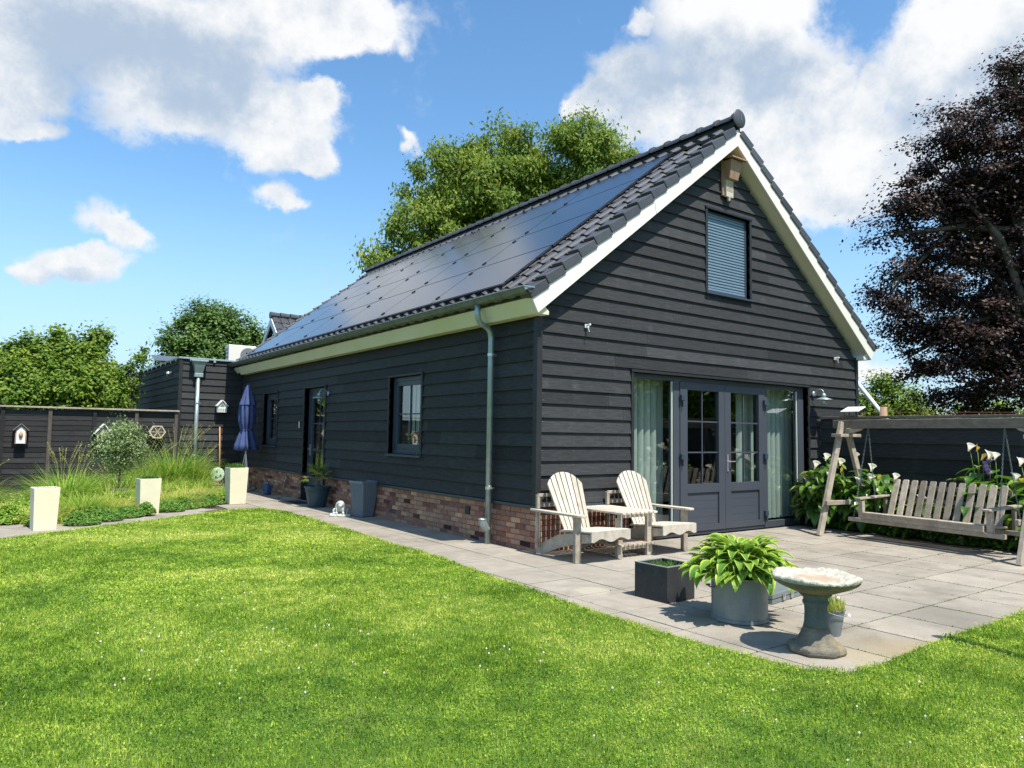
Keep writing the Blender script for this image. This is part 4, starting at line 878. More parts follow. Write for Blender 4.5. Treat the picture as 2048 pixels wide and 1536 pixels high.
def bfence_items():
    # nest box with a pale front and little figure
    t = thing('nest_box', 'small pitched roof nest box with pale front on the left fence', 'nest box', (-5.08, 13.14, 1.14))
    q = MB(); q.prism([(-.11,0),(.11,0),(.11,.34),(0,.44),(-.11,.34)], lambda a, b, d: (a, d, b), -.12, .0); q.build('box', 'wood_brown', t)
    q = MB(); q.prism([(-.085,.01),(.085,.01),(.085,.33),(0,.41),(-.085,.33)], lambda a, b, d: (a, d, b), -.13, -.121); q.build('front', 'white', t)
    q = MB(); q.beam((-.155,-.075,.315),(.0,-.075,.47),.20,.016); q.beam((.155,-.075,.315),(.0,-.075,.47),.20,.0155); q.build('roof', 'wood_dull', t)
    q = MB(); q.lathe([(.004,-.07),(.035,-.03),(.045,.02),(.02,.08),(.004,.10)], 10, (0,-.145,.20)); q.build('ornament', 'orange_wood', t, smooth=True)
    t = thing('nest_box', 'grey wooden nest box half hidden behind the olive tree on the left fence', 'nest box', (-3.40, 13.14, 1.20))
    q = MB(); q.prism([(-.14,0),(.14,0),(.14,.22),(0,.40),(-.14,.22)], lambda a, b, d: (a, d, b), -.15, .0); q.build('box', 'wood_grey', t)
    q = MB(); q.beam((-.20,-.09,.19),(.0,-.09,.44),.24,.02); q.beam((.20,-.09,.19),(.0,-.09,.44),.24,.0195); q.build('roof', 'white', t)
    q = MB(); q.tube([(0,-.152,.17),(0,-.149,.17)], .03, 12); q.build('entrance_hole', 'rubber', t)
    t = thing('insect_hotel', 'hexagonal wooden insect hotel hanging on the left fence', 'insect hotel', (-2.18, 13.14, 1.46))
    R_ = .20; hx = [(R_*cos(PI/3*k), R_*.93*sin(PI/3*k)) for k in range(6)]
    q = MB()
    for k in range(6):
        a, b = hx[k], hx[(k+1) % 6]; q.prism([a, b, (b[0]*.84, b[1]*.84), (a[0]*.84, a[1]*.84)], lambda p, r, d: (p, d, r), -.12, 0)
    q.build('frame', 'wood_pale', t, split=0)
    q = MB()
    for k in range(3):
        a = hx[k]; d = Vector((a[0], 0, a[1]))*.83; nrm = Vector((-d.z, 0, d.x)).normalized()*.008
        e1, e2 = Vector((0,0,0)), d
        for sg in (1, -1): q.hexa([e1-nrm+Vector((0,-.11,0)), sg*e2-nrm+Vector((0,-.11,0)), sg*e2+nrm+Vector((0,-.11,0)), e1+nrm+Vector((0,-.11,0)), e1-nrm+Vector((0,-.01,0)), sg*e2-nrm+Vector((0,-.01,0)), sg*e2+nrm+Vector((0,-.01,0)), e1+nrm+Vector((0,-.01,0))])
    q.build('divider', 'wood_pale', t, split=0)
    q = MB(); rd = random.Random(3)
    for _ in range(170):
        a = rd.uniform(0, 2*PI); r = .155*math.sqrt(rd.random()); q.tube([(r*cos(a), -.01, r*sin(a)), (r*cos(a), -.085-rd.uniform(0,.012), r*sin(a))], .009, 6, tint=rd.uniform(-1, 1))
    q.build('filling', 'wood_dull', t, split=0)
    # white house box on the annex wall
    t = thing('nest_box', 'white house shaped nest box on the annex wall beside the parasol', 'nest box', (-.57, 13.36, 2.02))
    q = MB(); q.prism([(-.12,0),(.12,0),(.12,.18),(0,.31),(-.12,.18)], lambda a, b, d: (a, d, b), -.16, -.0); q.build('box', 'white', t)
    q = MB(); q.beam((-.145,-.09,.165),(.0,-.09,.33),.22,.018); q.beam((.145,-.09,.165),(.0,-.09,.33),.22,.0175); q.build('roof', 'white', t)
    q = MB(); q.prism([(-.06,.15),(.06,.15),(0,.235)], lambda a, b, d: (a, d, b), -.163, -.159)
    for k in range(4): q.box(-.10+k*.055, -.075+k*.055, -.163, -.159, .02, .10)
    q.build('dark_opening', 'grey_metal', t)
    t = thing('broom', 'long broom with an orange wooden handle leaning on the annex wall', 'broom', (-.56, 13.20, 0))
    q = MB(); q.tube([(0, 0, .10), (-.03, .10, 1.62)], .017, 10); q.build('handle', 'orange_wood', t, smooth=True)
    q = MB(); q.box(-.18, .18, -.03, .03, .07, .11); q.build('broom_head', 'wood_brown', t)
    q = MB()
    for k in range(24): q.tube([(-.17+k*.0148, 0, .07), (-.18+k*.0157, 0, .0)], .006, 4)
    q.build('bristles', 'rubber', t, split=0)
bfence_items()
# bat box high in the gable
bt = thing('bat_box', 'brown wooden bat box hanging under the peak of the gable', 'bat box', (3.86, -.035, 5.42))
q = MB(); q.box(-.16, .10, -.03, 0, .02, .60); q.build('back_board', 'wood_brown', bt)
q = MB(); q.hexa([(-.125,-.14,.28),(.10,-.14,.28),(.10,-.031,.28),(-.125,-.031,.28),(-.15,-.20,.58),(.14,-.20,.58),(.14,-.031,.58),(-.15,-.031,.58)]); q.build('box', 'wood_brown', bt, bevel=.004)
q = MB(); q.hexa([(-.19,-.26,.585),(.20,-.26,.585),(.20,0,.635),(-.19,0,.635),(-.19,-.26,.605),(.20,-.26,.605),(.20,0,.655),(-.19,0,.655)]); q.build('roof', 'wood_brown', bt)
q = MB(); q.box(-.12, .06, -.075, -.031, .0, .279); q.tube([(-.03,-.05,.0),(-.03,-.05,-.06)], [.03,.02], 8)
q.build('landing_board', 'wood_pale', bt, split=0)
for k in range(7):
    q = MB() if k == 0 else q
    q.box(-.11, .05, -.078, -.0745, .09+k*.022, .097+k*.022)
q.build('slot', 'wood_brown', bt, split=0)

# ------------------------------------------------------------------ lamps and hooks on the walls
def wall_lamp(loc, rz, label):
    t = thing('wall_lamp', label, 'lamp', loc, rz, 'stable lamps on the house walls'); t.scale = (.88, .88, .88)
    q = MB(); q.X = Matrix.Rotation(rad(90), 4, 'X'); q.lathe([(.055,0),(.06,.01),(.05,.03),(.02,.04)], 20); q.build('wall_plate', 'zinc', t, smooth=True)
    q = MB(); pts = [(0,-.03,0)]+[(0,-.05-.17*(1-cos(a))/2*1.0, .02+.07*sin(a)) for a in [k*PI/8 for k in range(1, 9)]]+[(0,-.225,-.03)]
    q.tube(pts, .012, 10); q.build('arm', 'zinc', t, smooth=True)
    q = MB(); q.lathe([(.012,.03),(.04,.01),(.05,-.02),(.05,-.06)], 18, (0,-.225,-.02)); q.build('cap', 'zinc', t, smooth=True)
    q = MB(); q.lathe([(.05,-.055),(.10,-.072),(.165,-.10),(.167,-.108),(.10,-.080),(.05,-.062)], 28, (0,-.225,-.02), cap0=False, cap1=False); q.build('shade', 'zinc', t, smooth=True)
    q = MB(); q.lathe([(.048,-.08),(.05,-.16),(.042,-.21),(.02,-.235),(.004,-.24)], 18, (0,-.225,-.02), cap1=False); q.build('glass_jar', 'glass', t, smooth=True)
    q = MB(); q.lathe([(.014,-.08),(.028,-.12),(.026,-.16),(.004,-.18)], 12, (0,-.225,-.02), cap1=False); q.build('bulb', 'white', t, smooth=True)
    q = MB()
    for k in range(4): a = PI/4+k*PI/2; q.tube([(.052*cos(a), -.225+.052*sin(a), -.09), (.054*cos(a), -.225+.054*sin(a), -.19), (0, -.225, -.265)], .003, 5)
    q.build('wire_guard', 'zinc', t, split=0)
    return t
wall_lamp((6.27, -.036, 2.33), .0, 'zinc stable lamp with flat shade on the gable beside the terrace doors')
wall_lamp((-.036, 6.98, 2.32), rad(-90), 'zinc stable lamp with flat shade beside the side door')
for x, z, lab in ((.80, 3.00, 'small white hook high on the gable near the downpipe corner'), (7.0, 3.02, 'small white hook high on the gable near the right eave')):
    t = thing('wall_hook', lab, 'hook', (x, -.03, z), 0, 'white hooks on the gable'); q = MB()
    q.box(-.03, .03, -.02, .0, -.02, .03); q.tube([(0,-.01,.015),(.0,-.09,.02)], .014, 8); q.build('bracket', 'white', t, split=0)
    q = MB(); q.tube([(0, -.075+.0*a, 0) for a in (0,)]+[(-.02*sin(a), -.075, -.035-.045*cos(a)*-1+.0) for a in [PI*k/5 for k in range(6)]], .006, 6, caps=False); q.build('loop', 'white', t)

# ------------------------------------------------------------------ wooden double garden chair with table
dc = thing('double_chair', 'weathered wooden double garden chair with two slatted backs and a table between them', 'garden chair', (.87, -.45, 0))
def T(mb): mb.X = Matrix.Translation((-.87, .45, 0)); return mb
def chair(xc, seed):
    rd = random.Random(seed); w = .34
    for sx in (-1, 1):
        q = T(MB()); x = xc+sx*w; q.box(x-.045, x+.045, -.885, -.835, .022, .555, rd.uniform(-1, 1)); q.build('leg', 'wood_grey', dc, bevel=.004)
        q = T(MB()); x2 = xc+sx*(w-.062)
        q.prism([(-.015,.022),(.0,.09),(-.22,.20),(-.45,.30),(-.70,.345),(-1.06,.365),(-1.06,.275),(-.80,.235),(-.45,.14),(-.22,.05),(-.12,.022)], lambda a, b, d: (d, a, b), x2-.016, x2+.016, rd.uniform(-1, 1)); q.build('side_rail', 'wood_grey', dc, split=0)
        q = T(MB()); x3 = xc+sx*(w-.005); q.box(x3-.02, x3+.025, -.12, -.075, .10, .555, rd.uniform(-1, 1)); q.box(x3-.0195, x3+.0245, -.119, -.076, .59, .76); q.build('arm_post', 'wood_grey', dc, bevel=.004, split=0)
        if sx*(1 if xc < .8 else -1) < 0:
            q = T(MB()); xa = xc+sx*(w+.005)
            pl = [(xa-.055,-.02),(xa-.055,-.93),(xa-.04,-.985),(xa,-1.0),(xa+.045,-.985),(xa+.06,-.93),(xa+.045,-.45),(xa+.02,-.02)]
            q.prism(pl, lambda a, b, d: (a, b, d), .557, .585, rd.uniform(-1, 1)); q.build('armrest', 'wood_pale', dc, bevel=.006)
    q = T(MB()); q.box(xc-.31, xc+.31, -.075, -.045, .60, .66); q.box(xc-w, xc+w, -.125, -.09, .735, .775); q.build('back_rail', 'wood_grey', dc, bevel=.004, split=0)
    # seat slats
    q = T(MB()); 
    for k in range(6):
        y0 = -.50-k*.094; y1 = y0-.086; f = lambda y: .335+(.385-.335)*((-y-.45)/.6)**.7 if y < -.45 else .335
        q.hexa([(xc-.315,y1,f(y1)),(xc+.315,y1,f(y1)),(xc+.315,y0,f(y0)),(xc-.315,y0,f(y0)),(xc-.315,y1,f(y1)+.022),(xc+.315,y1,f(y1)+.022),(xc+.315,y0,f(y0)+.022),(xc-.315,y0,f(y0)+.022)], rd.uniform(-1, 1))
    q.build('seat', 'wood_pale', dc, bevel=.006, split=0)
    q = T(MB()); pl = [(xc-.315,.405),(xc+.315,.405)]+[(xc+.315-.63*k/16, .295+.022*cos(k/16*2*PI*2.0+PI)+(.012 if k in (0, 16) else 0)) for k in range(17)]
    q.prism(pl, lambda a, b, d: (a, d, b), -1.085, -1.064, rd.uniform(-1, 1)); q.build('seat_apron', 'wood_pale', dc, split=0)
    # fan back
    O_ = Vector((xc, -.50, .27)); D = Vector((0, .345, .755)).normalized(); NRM = Vector((0, -D.z, D.y))
    K = 7; q = None
    def lim(u):
        return .845-.17*abs(u)**2.3
    for k in range(K):
        a0, a1 = -1+2*k/K+.026, -1+2*(k+1)/K-.026
        sp = lambda a, t: a*(.205+.095*min(1, t/.75))
        q = T(MB()); t0a, t0b = .035*a0*a0, .035*a1*a1; am = (a0+a1)/2
        pts = [(a0, t0a), (a0, .4), (a0, lim(a0)), (am, lim(am)), (a1, lim(a1)), (a1, .4), (a1, t0b)]
        poly = [(sp(a, t), t) for a, t in pts]
        q.prism(poly, lambda p, r, d: tuple(O_+Vector((p, 0, 0))+D*r+NRM*d), 0, .020, rd.uniform(-1, 1)); q.build('back_slat', 'wood_pale', dc, bevel=.003, split=0)
chair(.285, 1); chair(1.485, 2)
for nm, z, y0, y1 in (('table_top', .557, -.06, -.97), ('lower_shelf', .165, -.30, -.93)):
    q = T(MB()); x = .575
    while x < 1.19:
        q.box(x, x+.064, y0, y1-RNG.uniform(0, .012), z, z+.024, RNG.normal()); x += .0775
    for y in (-.16, -.86): q.box(.58 if z > .3 else .67, 1.20 if z > .3 else 1.10, y-.02, y+.02, z-.05, z-.0005)
    q.build(nm, 'wood_pale' if z > .3 else 'wood_grey', dc, split=0, bevel=.003)

# ------------------------------------------------------------------ garden swing
ORG = (4.627, -2.393, 0); RZ = math.atan2(-2.767, -.337)
sf = thing('garden_swing', 'weathered timber A frame that carries the hanging garden bench', 'swing frame', ORG, RZ)
for sx, x in ((-1, -1.40), (1, 1.42)):
    rd = random.Random(int(sx)+5)
    q = MB(); q.beam((x, 0, .022), (x+.02*sx, .60, 1.80), .095, .06, up=(1, 0, 0), tint=.5); q.build('leg', 'wood_grey', sf, bevel=.006)
    q = MB(); q.beam((x, 1.30, .022), (x+.02*sx, .73, 1.695), .095, .06, up=(1, 0, 0), tint=-.4); q.build('leg', 'wood_grey', sf, bevel=.006)
    q = MB(); q.beam((x-.06*sx, .08, .53), (x-.06*sx, 1.18, .53), .05, .07, tint=-.8); q.build('cross_brace', 'wood_grey', sf, bevel=.006)
    q = MB(); q.beam((x-.02*sx, .40, 1.585), (x-.02*sx, .90, 1.585), .18, .05, tint=.2); q.build('upper_brace', 'wood_grey', sf, bevel=.006)
    q = MB(); q.prism([(0,1.695),(-sx*.30,1.695),(-sx*.26,1.665),(-sx*.10,1.62),(0,1.55)], lambda a, b, d: (x+a+.0*sx, d, b), .63, .69, .1); q.build('knee_brace', 'wood_grey', sf)
q = MB(); q.box(-1.60, 1.85, .61, .70, 1.70, 1.835, .1); q.build('top_beam', 'wood_dull', sf, bevel=.008)
sb = thing('swing_bench', 'weathered slatted wooden bench hanging on chains from the timber frame', 'swing', ORG, RZ)
for y, tn in ((.34, -.3), (.90, -.8)):
    q = MB(); q.box(-1.13, 1.10, y-.03, y+.03, .275, .335, tn); q.build('support_beam', 'wood_grey', sb, bevel=.006)
q = MB(); q.box(-.88, .86, .28, .315, .337, .425, .3); q.box(-.87, .85, .318, .41, .405, .43, .8)
for k in range(5): q.box(-.87, .85, .43+k*.095, .515+k*.095, .375-.004*k, .40-.004*k, RNG.normal())
q.box(-.86, .84, .268, .279, .385, .43, -.5)
q.build('seat', 'wood_grey', sb, bevel=.005, split=0)
for k in range(12):
    x = -.80+k*.1405; q = MB(); dy = .20; h0, h1 = .385, .915; rr = RNG.normal()
    poly = [(x-.046, h0), (x+.046, h0), (x+.047, h1-.02), (x+.035, h1), (x-.035, h1), (x-.047, h1-.02)]
    q.prism(poly, lambda a, b, d: (a, .86+(b-h0)/(h1-h0)*dy+d, b), 0, .022, rr); q.build('back_slat', 'wood_grey', sb, bevel=.004, split=0)
q = MB(); q.box(-.84, .84, .985, 1.02, .60, .66, -.5); q.box(-.84, .84, 1.045, 1.08, .78, .84, -.2); q.build('back_rail', 'wood_dull', sb, split=0)
for x in (-.93, .91):
    q = MB(); q.box(x-.035, x+.035, .33, .395, .337, .60, .4); q.build('arm_post', 'wood_grey', sb, bevel=.005)
    q = MB(); q.beam((x, .26, .625), (x, 1.06, .66), .10, .03, tint=-.4); q.build('armrest', 'wood_grey', sb, bevel=.008)
    q = MB(); q.box(x-.02, x+.02, .92, .97, .337, .62); q.build('arm_post', 'wood_dull', sb, split=0)
def chain(a, b, parent):
    a, b = Vector(a), Vector(b); Lc = (b-a).length; n_ = int(Lc/.030); d = (b-a)/n_; q = MB(); z = d.normalized(); x = z.orthogonal().normalized(); y = z.cross(x)
    for k in range(n_):
        c = a+d*(k+.5); u = x if k % 2 else y
        pts = [c+u*(.0085*cos(t))+z*(.019*sin(t)) for t in [2*PI*i/8 for i in range(9)]]
        q.tube(pts, .0028, 4, False)
    return q.build('chain', 'grey_metal', parent, split=0)
for x, xt in ((-1.05, -1.0), (1.02, .97)):
    chain((xt, .655, 1.695), (x, .34, .34), sb); chain((xt, .665, 1.695), (x, .90, .34), sb)

# ------------------------------------------------------------------ pots and patio things
bb_ = thing('bird_bath', 'stone bird bath with a pale lichen rimmed bowl on a dark column', 'bird bath', (-.93, -4.41, .022))
rd = random.Random(9); ph = [rd.uniform(0, 6) for _ in range(6)]
lump = lambda t, z: 1+.012*sin(7*t+ph[0])+.008*sin(17*t+ph[1])+.008*sin(31*t+ph[2])+.014*sin(3*t+ph[3])+.007*sin(43*t)
q = MB(); q.lathe([(.10,.405),(.15,.42),(.225,.452),(.275,.480),(.290,.499)], 72, fn=lambda t, z: lump(t, z)*(1+.012*sin(57*t)+.01*sin(41*t+1)) if z > .44 else 1, cap1=False); q.build('bowl_underside', 'stone', bb_, smooth=True)
q = MB(); q.lathe([(.284,.498),(.294,.512),(.290,.530),(.262,.535),(.235,.518),(.19,.502),(.10,.492),(.0008,.490)], 72, fn=lambda t, z: lump(t, z) if z > .44 else 1, cap0=False, cap1=False)
for i, v in enumerate(q.v): q.v[i] = (v[0], v[1], v[2]+(.008*sin(4*math.atan2(v[1], v[0])+1)+.004*sin(19*math.atan2(v[1], v[0]))+.004*sin(33*math.atan2(v[1], v[0])+2) if v[2] > .50 and math.hypot(v[0], v[1]) > .22 else 0))
bowl = q.build('bowl', 'stone_pale', bb_, smooth=True)
q = MB(); q.lathe([(.17,.501),(.10,.498),(.0008,.4975)], 40, fn=lambda t, z: 1+.08*sin(3*t)+.05*sin(7*t), cap0=False, cap1=False); q.build('wet_bottom', 'bath_water', bowl)
q = MB(); oct_ = lambda t, z: 1+.02*cos(8*t); fl_ = lambda t, z: 1+.035*abs(sin(8*t))*(1 if .1 < z < .34 else .3)
q.lathe([(.146,.05),(.140,.065),(.122,.09),(.098,.13),(.082,.17)], 64, fn=fl_); q.build('column_foot', 'stone', bb_, smooth=True); q = MB(); q.lathe([(.083,.168),(.076,.20),(.072,.27),(.074,.315),(.086,.335),(.086,.350),(.079,.355),(.084,.375),(.108,.395),(.112,.412)], 64, fn=fl_); q.build('column', 'stone_dark', bb_, smooth=True)
q = MB(); q.lathe([(.195,0),(.202,.02),(.198,.05),(.16,.062)], 8, a0=.35); q.build('base', 'stone', bb_, bevel=.012)
# zinc bucket
zb = thing('flower_bucket', 'small zinc bucket with wooden grip handle and little white flowers behind the bird bath', 'bucket', (-.425, -4.215, .022), .5)
q = MB(); q.lathe([(.078,0),(.110,.185),(.116,.190),(.116,.198),(.106,.198),(.102,.150),(.0008,.150)], 28, cap1=False); smooth_angle(q.build('bucket', 'zinc_tub', zb))
q = MB(); q.lathe([(.10,.155),(.06,.175),(.0008,.18)], 16, cap0=False, cap1=False); q.build('potting_soil', 'soil', zb)
q = MB(); pts = [(.118*cos(a), .118*sin(a)*.35-.16*sin(a), .185-.035*sin(a)) for a in [PI*k/12 for k in range(13)]]; q.tube(pts, .003, 6); h_ = q.build('handle', 'alu', zb)
q = MB(); q.tube([(-.04, -.135, .150), (.04, -.135, .150)], .011, 10); q.build('grip', 'white', h_)
q = MB(); rd = random.Random(6)
for k in range(420):
    a = rd.uniform(0, 2*PI); r = .10*math.sqrt(rd.random()); q.leaf((r*cos(a), r*sin(a), .165), (cos(a)*1.1+rd.uniform(-.3,.3), sin(a)*.5+rd.uniform(-.3,.3), 1), (cos(a), sin(a), .1), rd.uniform(.06, .14), .012, .5, ns=3, cross=2, tc=rd.uniform(-.2, 1), te=rd.uniform(0, 1))
q.build('foliage', 'hglass', zb, split=0)
for k in range(6):
    a = k*1.1; r = rd.uniform(.02, .07); hgt = rd.uniform(.27, .33); q = MB(); q.tube([(r*cos(a)*.5, r*sin(a)*.5, .16), (r*cos(a), r*sin(a), hgt)], .002, 4); f_ = q.build('stem', 'stem', zb)
    q = MB(); q.lathe([(.002,-.012),(.012,-.004),(.014,.006),(.008,.014),(.002,.016)], 8, (r*cos(a), r*sin(a), hgt)); q.build('flower', 'petal', f_)
# hosta in a galvanised tub
ht = thing('hosta_tub', 'big yellow edged hosta in a galvanised tub', 'potted plant', (-.62, -3.54, .022))
q = MB(); q.lathe([(.222,0),(.230,.006),(.230,.03),(.222,.034),(.224,.10),(.226,.335),(.236,.342),(.236,.358),(.222,.358),(.214,.30),(.0008,.30)], 56, cap1=False); tb = smooth_angle(q.build('tub', 'zinc_tub', ht))
for a in (2.6, 2.6+PI):
    q = MB(); c = Vector((.228*cos(a), .228*sin(a), .27)); sd = Vector((-sin(a), cos(a), 0)); nr = Vector((cos(a), sin(a), 0)); q.tube([c+sd*.05, c+sd*.05+nr*.035, c-sd*.05+nr*.035, c-sd*.05], .007, 8); q.build('handle', 'grey_metal', tb, smooth=True)
q = MB(); q.lathe([(.21,.31),(.12,.33),(.0008,.34)], 16, cap0=False, cap1=False); q.build('potting_soil', 'soil', ht)
rd = random.Random(21); q = MB()
hs_shape = lambda t: max(.03, sin(PI*min(1, (t*.97+.03))**.62)**.9 if t < .98 else .03)
for k in range(270):
    a = rd.uniform(0, 2*PI); lay = rd.random()**.8; e = 1.25-1.0*lay+rd.uniform(-.1, .1)
    r0_ = .06+.10*lay; rise = .25*(1-lay)+.10; st = Vector((r0_*cos(a), r0_*sin(a), .33)); out = Vector((cos(a), sin(a), 0))
    b_ = st+out*(.03+.20*lay*rd.uniform(.5, 1.15))+Vector((0, 0, rise*rd.uniform(.4, 1.0)))
    q.tube([st, st.lerp(b_, .5)+Vector((0,0,.03)), b_], .003, 3, False, tint=0)
    Ln = rd.uniform(.11, .215); yel = rd.uniform(.5, 1); q.leaf(b_, out*cos(e-.2)+Vector((rd.uniform(-.3,.3), rd.uniform(-.3,.3), sin(e-.2))), Vector((-out.x*sin(e), -out.y*sin(e), cos(e)+.2)), Ln, Ln*rd.uniform(.48, .62), rd.uniform(.3, 1.3), .30, ns=7, shape=hs_shape, tc=rd.uniform(-.9, .15), te=yel, cross=6, wave=.02)
q.build('foliage', 'hosta', ht, smooth=False, split=0)
# square black planter
bp_ = thing('square_planter', 'black square fibre planter with worn rim and short grass, beside the hosta tub', 'planter', (-.545, -2.655, .022), rad(2))
s_ = .193
q = MB(); q.box(-s_, s_, -s_, -s_+.018, 0, .315); q.box(-s_, s_, s_-.018, s_, 0, .315); q.box(-s_, -s_+.018, -s_+.018, s_-.018, 0, .315); q.box(s_-.018, s_, -s_+.018, s_-.018, 0, .315); q.box(-s_+.018, s_-.018, -s_+.018, s_-.018, 0, .24); pl_ = q.build('box', 'black_pot', bp_, split=0)
q = MB()
for a in ((-s_-.002, s_+.002, -s_-.002, -s_+.019), (-s_-.002, s_+.002, s_-.019, s_+.002), (-s_-.002, -s_+.019, -s_+.019, s_-.019), (s_-.019, s_+.002, -s_+.019, s_-.019)): q.box(a[0], a[1], a[2], a[3], .3155, .322)
q.build('rim', 'pot_rim', pl_, split=0)
q = MB(); q.box(-s_+.02, s_-.02, -s_+.02, s_-.02, .241, .26); q.build('potting_soil', 'soil', bp_)
def tuft(q, cx, cy, z0, r, n_, h0, h1, w=.006, spread=.35, droop=.8, tb=0, tv=.5, rd=random):
    for _ in range(n_):
        a = rd.uniform(0, 2*PI); rr = r*math.sqrt(rd.random()); e = spread*rd.uniform(.1, 1)
        a2 = a+rd.uniform(-.6, .6); t = max(-1, min(1, tb+rd.gauss(0, tv)))
        q.leaf((cx+rr*cos(a), cy+rr*sin(a), z0), (cos(a2)*e, sin(a2)*e, 1), (-cos(a2), -sin(a2), e), rd.uniform(h0, h1), w, droop*rd.uniform(.4, 1.4), .3, ns=5, cross=2, tc=t, te=t, shape=lambda t: max(.04, 1-t**1.6))
rd = random.Random(31)
q = MB()
for _ in range(26): tuft(q, rd.uniform(-.15,.15), rd.uniform(-.15,.15), .255, .03, 9, .05, .13, .004, .6, .6, -.2, .5, rd)
tuft(q, 0, 0, .255, .14, 14, .14, .20, .003, .3, .5, .4, .3, rd); q.build('grass_tuft', 'cover', bp_, split=0)
# flat metal case
cs = thing('metal_case', 'flat grey metal case with two latches lying behind the hosta tub', 'case', (.33, -3.235, .022), rad(8))
q = MB(); q.box(-.30, .30, -.12, .12, .0, .045); q.box(-.305, .305, -.125, .125, .047, .095); c_ = q.build('case_body', 'grey_metal', cs, split=0, bevel=.008)
for x in (-.10, .06):
    q = MB(); q.box(x-.02, x+.02, -.139, -.1255, .02, .075); q.box(x-.008, x+.008, -.148, -.1395, .05, .082); q.build('latch', 'alu', c_, bevel=.003, split=0)
# palm in a dark pot
pm = thing('potted_palm', 'small fan palm in a round dark teal pot beside the side door', 'potted plant', (-.30, 6.74, .022))
q = MB(); q.lathe([(.165,0),(.175,.02),(.225,.30),(.235,.305),(.238,.325),(.228,.33),(.245,.375),(.262,.385),(.265,.41),(.245,.415),(.235,.37),(.0008,.36)], 36, cap1=False); p_ = smooth_angle(q.build('pot', 'plastic_blue', pm))
q = MB()
for k in range(6):
    a = k*PI/3+.3; q.tube([(.185*cos(a), .185*sin(a), .05), (.2*cos(a+.25), .2*sin(a+.25), .16), (.219*cos(a), .219*sin(a), .26)], .006, 5)
q.build('relief', 'plastic_blue', p_, split=0)
q = MB(); q.lathe([(.045,.36),(.055,.42),(.04,.52),(.03,.56)], 10, fn=lambda t, z: 1+.15*sin(5*t+z*80)); q.build('trunk', 'bark', pm)
rd = random.Random(12)
for k in range(15):
    a = k*2.4; e = rd.uniform(.55, 1.25) if k > 4 else rd.uniform(.1, .5); d = Vector((cos(a)*cos(e), sin(a)*cos(e), sin(e))); L_ = rd.uniform(.16, .30); b_ = Vector((0,0,.52)); t_ = b_+d*L_
    q = MB(); q.tube([b_, t_], .005, 5, tint=.2); sd = d.cross(Vector((0,0,1))).normalized(); tb_ = rd.uniform(-.6, .7) if k > 3 else 1
    for i in range(15):
        f = (i-7)/7*1.35; dd = d*cos(f)+sd*sin(f); q.leaf(t_, dd, sd.cross(d), rd.uniform(.16, .25)*(1-.25*abs(f)), .016, .6, .5, ns=4, cross=2, tc=tb_, te=tb_+.15, shape=lambda t: max(.05, (1-t)**.6))
    q.build('frond', 'palm', pm, split=0)
# ribbed planter
rp = thing('ribbed_planter', 'tall grey ribbed tapered planter standing against the brick plinth', 'planter', (-.22, 4.72, .022), rad(14))
q = MB(); b0, b1 = .125, .185; q.hexa([(-b0,-b0,0),(b0,-b0,0),(b0,b0,0),(-b0,b0,0),(-b1,-b1,.62),(b1,-b1,.62),(b1,b1,.62),(-b1,b1,.62)]); body_ = q.build('pot', 'grey_rattan', rp, bevel=.02)
q = MB()
for k in range(17):
    f = -1+2*(k+.5)/17
    for sg in (-1, 1):
        q.hexa([(f*b0*.92-.004, sg*(b0+.001), .02),(f*b0*.92+.004, sg*(b0+.001), .02),(f*b0*.92+.004, sg*(b0+.008), .02),(f*b0*.92-.004, sg*(b0+.008), .02),(f*b1*.92-.005, sg*(b1+.000), .59),(f*b1*.92+.005, sg*(b1+.000), .59),(f*b1*.92+.005, sg*(b1+.007), .59),(f*b1*.92-.005, sg*(b1+.007), .59)])
        q.hexa([(sg*(b0+.001), f*b0*.92-.004, .02),(sg*(b0+.001), f*b0*.92+.004, .02),(sg*(b0+.008), f*b0*.92+.004, .02),(sg*(b0+.008), f*b0*.92-.004, .02),(sg*b1, f*b1*.92-.005, .59),(sg*b1, f*b1*.92+.005, .59),(sg*(b1+.007), f*b1*.92+.005, .59),(sg*(b1+.007), f*b1*.92-.005, .59)])
q.build('ribs', 'grey_rattan', body_, split=0)
q = MB(); q.box(-.19,.19,-.19,-.165,.60,.635); q.box(-.19,.19,.165,.19,.60,.635); q.box(-.19,-.165,-.165,.165,.60,.635); q.box(.165,.19,-.165,.165,.60,.635); q.build('rim', 'grey_rattan', body_, split=0)
q = MB(); q.box(-.165,.165,-.165,.165,.57,.615); q.build('potting_soil', 'soil', rp)
q = MB(); rd = random.Random(2)
for k in range(9): a = rd.uniform(0, 6.28); q.leaf((.03*cos(a), .03*sin(a), .61), (cos(a)*.8, sin(a)*.8, 1), (-cos(a), -sin(a), 1), rd.uniform(.08, .16), .014, .6, ns=4, cross=2, tc=-.8, te=-.5)
q.build('foliage', 'cover', rp, split=0)
